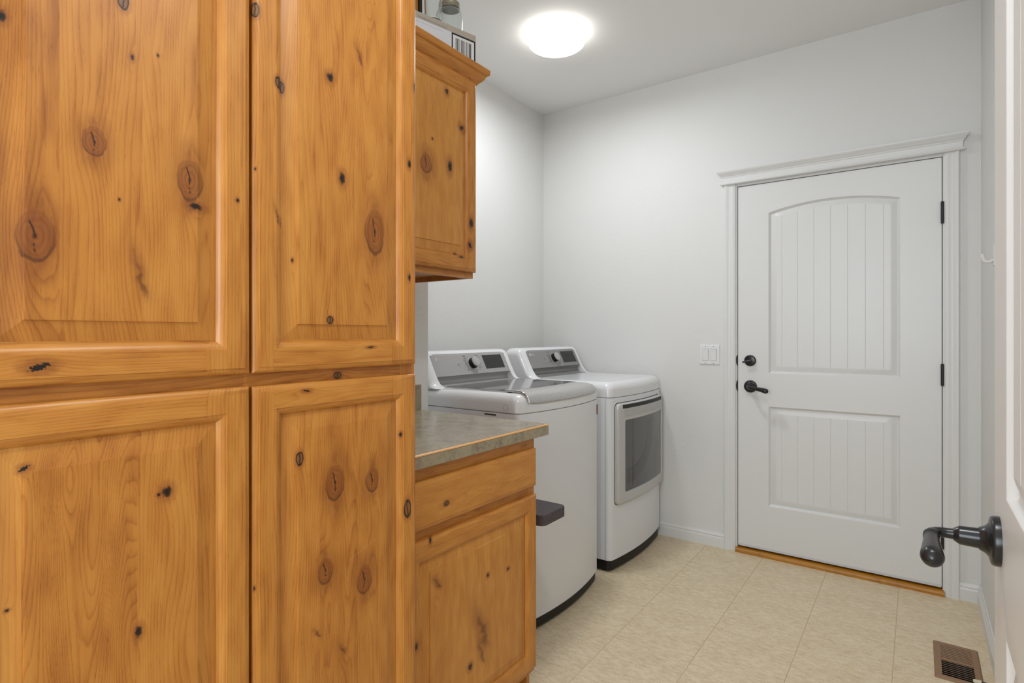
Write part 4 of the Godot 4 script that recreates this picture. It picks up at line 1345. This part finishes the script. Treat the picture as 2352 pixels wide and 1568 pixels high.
	ti.global_transform = Transform3D(Basis(f.u, f.v, f.n), f.at(-w + 0.058, ht * 0.76, 0.0033))

func pr_strip(mb: MB, f: Fr, a: float, b: float, y: float, h: float) -> void:
	var i0 := mb.p.size()
	var lo := [f.at(a, y, 0.0030), f.at(b, y, 0.0030), f.at(b, y + h, 0.0030), f.at(a, y + h, 0.0030)]
	var hi := [f.at(a, y, 0.0032), f.at(b, y, 0.0032), f.at(b, y + h, 0.0032), f.at(a, y + h, 0.0032)]
	mb.quad(hi[0], hi[1], hi[2], hi[3])
	for k in 4: mb.quad(lo[k], lo[(k + 1) % 4], hi[(k + 1) % 4], hi[k])
	mb.outward(i0)

func washer() -> void:
	var xb := -1.955
	var xf := -1.285
	var zc := -2.157
	var hw := 0.343
	var bow := 0.042
	var deck := 0.976
	var t := thing("washing_machine", "white top loading washing machine with a glass lid and silver console", "washing machine", Vector3(-1.61, 0, zc))
	appliance_body(t, xb, xf, zc, hw, bow, 0.899, deck, 0.052)
	console(t, zc, hw, deck, M.panel_silver, false)
	# lid: tinted glass in a slim grey frame
	var l0 := zc + hw - 0.052
	var l1 := zc - hw + 0.052
	var lid := part("lid", MB.new().box(Vector3(-1.733, deck - 0.002, l1), Vector3(-1.350, deck + 0.004, l0), 0.0015), mat("lid_frame", Color(0.72, 0.72, 0.72), 0.3, 0.2), t)
	part("lid_glass", MB.new().box(Vector3(-1.722, deck + 0.0035, l1 + 0.010), Vector3(-1.372, deck + 0.0065, l0 - 0.010), 0.001), M.lid_glass, lid)
	# handle: a silver bar rolled over the front shoulder
	var rings := []
	var ends := []
	for k in 25:
		var s := lerpf(-1.0, 1.0, k / 24.0)
		var h := hw - 0.052
		var z := zc - s * h
		var x0 := front_x(xf, hw, bow, 0.03, s * h, hw)
		var shrink := 1.0 - 0.25 * pow(absf(s), 14.0)
		var r := PackedVector3Array()
		for q in [[-0.105, 0.974], [-0.105, 0.9835], [-0.060, 0.9845], [-0.034, 0.9815], [-0.014, 0.974], [-0.002, 0.963], [0.0055, 0.949], [0.0075, 0.938], [0.004, 0.9325], [-0.006, 0.932], [-0.016, 0.938], [-0.030, 0.950], [-0.045, 0.958]]:
			r.append(Vector3(x0 + q[0], 0.965 + (q[1] - 0.965) * shrink, z))
		rings.append(r)
	part("lid_handle", MB.new().loft(rings), M.silver, lid, 40.0)
	# bright trim along the near end of the handle
	var trim := []
	var x1 := front_x(xf, hw, bow, 0.03, hw - 0.052, hw)
	for q in [[-0.098, 0.985], [-0.060, 0.9852], [-0.034, 0.982], [-0.014, 0.9745], [-0.001, 0.963], [0.0065, 0.949], [0.008, 0.939]]:
		trim.append(Vector3(x1 + q[0], q[1], l0 + 0.001))
	part("handle_trim", MB.new().tube(trim, [0.0034, 0.0044, 0.0048, 0.0048, 0.0048, 0.0044, 0.0038], 12), M.chrome, lid, 60.0)
	# round plug on the side of the cover, a rating plate below the seam and an energy sticker on the front
	part("plug", MB.new().lathe([Vector2(0.0125, -0.001), Vector2(0.0125, 0.0012), Vector2(0.0112, 0.0012), Vector2(0.0112, -0.001), Vector2(0.0125, -0.001)], along(Vector3(-1.345, 0.921, zc + hw - 0.0002), Vector3(0, 0, 1), Vector3.RIGHT), 28), mat("plug", Color(0.66, 0.66, 0.67), 0.4), t)
	part("rating_plate", MB.new().box(Vector3(-1.455, 0.884, zc + hw - 0.0004), Vector3(-1.395, 0.8905, zc + hw + 0.0006)), M.screw, t)
	var zs := zc - hw + 0.020
	var xs := front_x(xf, hw, bow, 0.022, zs - zc, hw)
	var st := part("energy_sticker", MB.new().box(Vector3(xs - 0.006, 0.822, zs - 0.006), Vector3(xs + 0.0012, 0.872, zs + 0.010)), mat("sticker_dark", Color(0.10, 0.10, 0.12), 0.5), t)
	part("sticker_band", MB.new().box(Vector3(xs - 0.005, 0.840, zs - 0.006), Vector3(xs + 0.0018, 0.857, zs + 0.010)), mat("sticker_orange", Color(0.62, 0.17, 0.05), 0.5), st)

func dryer() -> void:
	var xb := -1.955
	var xf := -1.264
	var zc := -2.935
	var hw := 0.338
	var bow := 0.032
	var deck := 0.970
	var t := thing("clothes_dryer", "white clothes dryer with a silver framed window door beside the washer", "clothes dryer", Vector3(-1.60, 0, zc))
	appliance_body(t, xb, xf, zc, hw, bow, 0.893, deck, 0.060)
	console(t, zc, hw, deck, M.dryer_fascia, true)
	# seam of the side panel
	part("side_seam", MB.new().box(Vector3(xf - 0.030, 0.062, zc + hw - 0.0012), Vector3(xf - 0.0285, 0.889, zc + hw + 0.0003)), M.screw, t)
	var cx := func(z: float) -> float: return front_x(xf, hw, bow, 0.022, z - zc, hw)
	var loop := func(z0: float, z1: float, y0: float, y1: float, r: float, out: float) -> PackedVector3Array:
		var q := PackedVector3Array()
		var cs := [[z1, y0, 1.0, 1.0, PI], [z0, y0, -1.0, 1.0, -PI / 2], [z0, y1, -1.0, -1.0, 0.0], [z1, y1, 1.0, -1.0, PI / 2]]
		# corners in turn: far foot, near foot, near top, far top, with points between along the bowed edges
		for k in 4:
			var c: Array = cs[k]
			for m in 6:
				var a: float = c[4] + PI / 2 * m / 5.0
				var z: float = c[0] + c[2] * r + cos(a) * r
				var y: float = c[1] + c[3] * r + sin(a) * r
				q.append(Vector3(cx.call(z) + out, y, z))
			var e: Array = cs[(k + 1) % 4]
			for m in range(1, 10):
				var z: float = lerpf(c[0] + (c[2] * r if k % 2 == 0 else 0.0), e[0] + (e[2] * r if k % 2 == 0 else 0.0), m / 10.0)
				var y: float = lerpf(c[1] + (0.0 if k % 2 == 0 else c[3] * r), e[1] + (0.0 if k % 2 == 0 else e[3] * r), m / 10.0)
				q.append(Vector3(cx.call(z) + out, y, z))
		return q
	# z0 is the near (left) edge, z1 the far one
	var za := -2.632
	var zb := -3.226
	var ya := 0.338
	var yb := 0.860
	var wz0 := -2.694
	var wz1 := -3.212
	var wy0 := 0.398
	var wy1 := 0.772
	var door := part("door_frame", MB.new().loft([loop.call(za, zb, ya, yb, 0.028, -0.006), loop.call(za, zb, ya, yb, 0.028, 0.012), loop.call(za - 0.003, zb + 0.003, ya + 0.003, yb - 0.003, 0.026, 0.019), loop.call(za - 0.009, zb + 0.008, ya + 0.009, yb - 0.009, 0.022, 0.0235), loop.call(za - 0.018, zb + 0.010, ya + 0.018, yb - 0.016, 0.016, 0.0245), loop.call(wz0, wz1, wy0, wy1, 0.010, 0.022), loop.call(wz0 - 0.001, wz1 + 0.001, wy0 + 0.001, wy1 - 0.001, 0.009, 0.018), loop.call(wz0 - 0.002, wz1 + 0.002, wy0 + 0.002, wy1 - 0.002, 0.009, -0.006)], false), M.dryer_silver, t, 40.0)
	# shadow gap round the door
	part("door_gap", MB.new().loft([loop.call(za + 0.003, zb - 0.003, ya - 0.003, yb + 0.003, 0.030, -0.004), loop.call(za + 0.003, zb - 0.003, ya - 0.003, yb + 0.003, 0.030, 0.0008), loop.call(za - 0.004, zb + 0.004, ya + 0.004, yb - 0.004, 0.026, 0.0008)], false), M.black, door)
	# window: dark back, a drum ring seen through tinted glass
	var sheet := func(z0: float, z1: float, y0: float, y1: float, out: float) -> MB:
		var mb := MB.new()
		var back := []
		for k in 13:
			var z: float = lerpf(z0, z1, k / 12.0)
			var x: float = cx.call(z) + out
			back.append(PackedVector3Array([Vector3(x, y0, z), Vector3(x, y1, z), Vector3(x - 0.002, y1, z), Vector3(x - 0.002, y0, z)]))
		mb.loft(back)
		return mb
	part("window_back", sheet.call(wz0 + 0.002, wz1 - 0.002, wy0 - 0.002, wy1 + 0.002, 0.0015), M.cavity, door)
	var ring_r := []
	for q in [[1.0, 0.0], [1.0, 0.007], [0.95, 0.0115], [0.80, 0.0115], [0.74, 0.007], [0.74, 0.0]]:
		var r := PackedVector3Array()
		for k in 41:
			var a := lerpf(-1.62, 0.16, k / 40.0)
			var z: float = -2.765 - cos(a) * q[0] * 0.315
			var y: float = 0.708 + sin(a) * q[0] * 0.275
			r.append(Vector3(cx.call(z) + q[1] + 0.0022, y, z))
		ring_r.append(r)
	var bowl := MB.new().loft(ring_r, false, false)
	bowl.facing(0, Vector3(1, 0, 0))
	part("window_bowl", bowl, M.bowl, door, 50.0)
	part("window_glass", sheet.call(wz0 - 0.001, wz1 + 0.001, wy0 + 0.001, wy1 - 0.001, 0.0175), M.door_glass, door)
	# grip: dark scoop along the top with a satin plate below it
	var scoop := MB.new()
	var sr := []
	for k in 13:
		var z: float = lerpf(-2.668, -3.190, k / 12.0)
		var x: float = cx.call(z)
		sr.append(PackedVector3Array([Vector3(x + 0.0225, 0.8535, z), Vector3(x + 0.0255, 0.8535, z), Vector3(x + 0.0255, 0.8340, z), Vector3(x + 0.0225, 0.8340, z)]))
	part("grip_scoop", scoop.loft(sr), M.black, door, 30.0)
	var pr := []
	for k in 13:
		var z: float = lerpf(-2.690, -3.205, k / 12.0)
		var x: float = cx.call(z)
		pr.append(PackedVector3Array([Vector3(x + 0.022, 0.8335, z), Vector3(x + 0.0275, 0.8335, z), Vector3(x + 0.0262, 0.792, z), Vector3(x + 0.022, 0.791, z)]))
	part("grip_plate", MB.new().loft(pr), M.silver, door, 30.0)


# ---------------------------------------------------------------- loose things
func step_stool() -> void:
	var t := thing("step_stool", "dark speckled step stool top sticking out between cabinet and washer", "step stool", Vector3(-1.20, 0, -1.69))
	var st := mat("speckle", Color.WHITE, 0.75)
	st.albedo_texture = clouded(128, 61, [[0.2, 0.5, 1, 1.0], [0.45, 0.6, 1, 1.0]], ramp_of([[0.0, Color(0.17, 0.145, 0.15)], [0.5, Color(0.30, 0.27, 0.28)], [1.0, Color(0.46, 0.42, 0.43)]]))
	st.uv1_triplanar = true
	st.uv1_scale = Vector3(5, 5, 5)
	var rings := []
	for q in [[0.0, 0.558], [0.0, 0.590], [0.002, 0.594], [0.005, 0.5955]]:
		var r := PackedVector3Array()
		var d: float = q[0]
		for c in [[-1.036, -1.612, 0.0], [-1.036, -1.770, -PI / 2], [-1.38, -1.770, -PI], [-1.38, -1.612, PI / 2]]:
			var sx := -1.0 if c[0] > -1.2 else 1.0
			var sz := -1.0 if c[1] > -1.7 else 1.0
			for m in 6:
				var a: float = c[2] + (PI / 2 - PI / 2 * m / 5.0)
				r.append(Vector3(c[0] + sx * 0.022 + cos(a) * (0.022 - d), q[1], c[1] + sz * 0.022 + sin(a) * (0.022 - d)))
		rings.append(r)
	part("tread", MB.new().loft(rings), st, t, 50.0)
	for x in [-1.25, -1.36]:
		for z in [-1.632, -1.750]:
			part("leg", MB.new().tube([Vector3(x, 0.0005, z), Vector3(x, 0.5575, z)], [0.009, 0.009], 12), M.black, t)

func cabinet_top_things() -> void:
	var top := 2.1946
	# a closed carton, turned a little, with a barcode on its front
	var t := thing("carton", "white and grey cardboard carton with a barcode on top of wall cabinet", "carton", Vector3(-1.43, top, -1.45))
	var far := Vector3(-1.302, 0, -1.572)
	var dir := Vector3(-0.057, 0, 0.237).normalized()
	var back := Vector3(-dir.z, 0, dir.x)
	if back.x > 0: back = -back
	var len_b := 0.40
	var deep := 0.115
	var y1 := 2.302
	var mb := MB.new()
	var r0 := PackedVector3Array()
	var r1 := PackedVector3Array()
	for q in [far, far + dir * len_b, far + dir * len_b + back * deep, far + back * deep]:
		r0.append(q + Vector3(0, top + 0.0004, 0))
		r1.append(q + Vector3(0, y1, 0))
	mb.loft([r0, r1])
	part("box", mb, M.card_side, t)
	var f := Fr.new(far + dir * len_b, -dir, Vector3.UP)
	var front := MB.new()
	front.loft([PackedVector3Array([f.at(0.0, top + 0.0006, 0.0), f.at(len_b, top + 0.0006, 0.0), f.at(len_b, y1, 0.0), f.at(0.0, y1, 0.0)]), PackedVector3Array([f.at(0.0, top + 0.0006, 0.0006), f.at(len_b, top + 0.0006, 0.0006), f.at(len_b, y1, 0.0006), f.at(0.0, y1, 0.0006)])])
	front.uv(f.u / len_b, Vector3(0, -1, 0) / (y1 - top), Vector2(-f.o.dot(f.u) / len_b, y1 / (y1 - top)))
	var pm := mat("carton_print", Color.WHITE, 0.6)
	pm.albedo_texture = carton_print()
	part("printed_front", front, pm, t)
	# jars
	var j := thing("glass_jar", "clear glass jar with a silver screw band on the carton", "jar", Vector3(-1.383, y1 + 0.0005, -1.523))
	var ax := Transform3D(Basis.IDENTITY, j.position)
	part("jar_glass", MB.new().lathe([Vector2(0, 0), Vector2(0.040, 0.0), Vector2(0.0455, 0.004), Vector2(0.047, 0.010), Vector2(0.047, 0.072), Vector2(0.045, 0.083), Vector2(0.038, 0.094), Vector2(0.0335, 0.098), Vector2(0.0335, 0.118), Vector2(0.031, 0.118), Vector2(0.031, 0.098), Vector2(0.036, 0.092), Vector2(0.0425, 0.082), Vector2(0.0442, 0.072), Vector2(0.0442, 0.011), Vector2(0.040, 0.007), Vector2(0, 0.006)], ax, 48), M.glass, j, 50.0)
	part("screw_band", MB.new().lathe([Vector2(0.0345, 0.100), Vector2(0.0362, 0.100), Vector2(0.0362, 0.104), Vector2(0.0352, 0.106), Vector2(0.0358, 0.109), Vector2(0.0352, 0.112), Vector2(0.0362, 0.116), Vector2(0.0358, 0.120), Vector2(0.034, 0.1222), Vector2(0.0, 0.1224), Vector2(0.0, 0.1190), Vector2(0.0345, 0.1190), Vector2(0.0345, 0.100)], ax, 48), M.tin, j, 40.0)
	var g := thing("glass_tumbler", "plain clear glass tumbler standing beside the lidded jar", "glass", Vector3(-1.372, y1 + 0.0005, -1.424))
	ax = Transform3D(Basis.IDENTITY, g.position)
	part("tumbler_glass", MB.new().lathe([Vector2(0, 0), Vector2(0.026, 0.0), Vector2(0.029, 0.003), Vector2(0.034, 0.13), Vector2(0.0335, 0.1308), Vector2(0.032, 0.13), Vector2(0.0272, 0.012), Vector2(0.024, 0.009), Vector2(0, 0.008)], ax, 44), M.glass, g, 50.0)
	# a wooden crate behind the glasses
	var c := thing("wooden_box", "brown wooden box behind the glassware on top of wall cabinet", "box", Vector3(-1.56, top, -1.37))
	wood_box("body", Vector3(-1.615, top + 0.0004, -1.490), Vector3(-1.512, 2.50, -1.25), c, 0.002)
	part("edge", MB.new().box(Vector3(-1.614, top + 0.0004, -1.5035), Vector3(-1.505, 2.50, -1.4902), 0.001), M.end_grain, c)

func carton_print() -> ImageTexture:
	var im := Image.create(800, 216, false, Image.FORMAT_RGB8)
	im.fill(Color(0.86, 0.865, 0.875))
	im.fill_rect(Rect2i(0, 0, 800, 46), Color(0.70, 0.665, 0.61))
	# the barcode in its black frame at the far end
	im.fill_rect(Rect2i(588, 44, 208, 172), Color(0.06, 0.06, 0.06))
	im.fill_rect(Rect2i(598, 56, 186, 160), Color(0.88, 0.88, 0.88))
	var rng := RandomNumberGenerator.new()
	rng.seed = 3
	var x := 622
	while x < 762:
		var w := 2 + rng.randi() % 7
		im.fill_rect(Rect2i(x, 74, w, 142), Color(0.16, 0.16, 0.17))
		x += w + 3 + rng.randi() % 7
	# faint lines of small print
	for k in 26:
		im.fill_rect(Rect2i(318 + k * 9, 26 + (k % 3), 5, 11), Color(0.55, 0.52, 0.49))
	for k in 24:
		im.fill_rect(Rect2i(300 + k * 9, 60 + (k % 2), 5, 9), Color(0.76, 0.77, 0.80))
	for k in 9:
		im.fill_rect(Rect2i(430 + k * 13, 150 + (k * 7) % 12, 10, 8), Color(0.62, 0.64, 0.56))
	return ImageTexture.create_from_image(im)
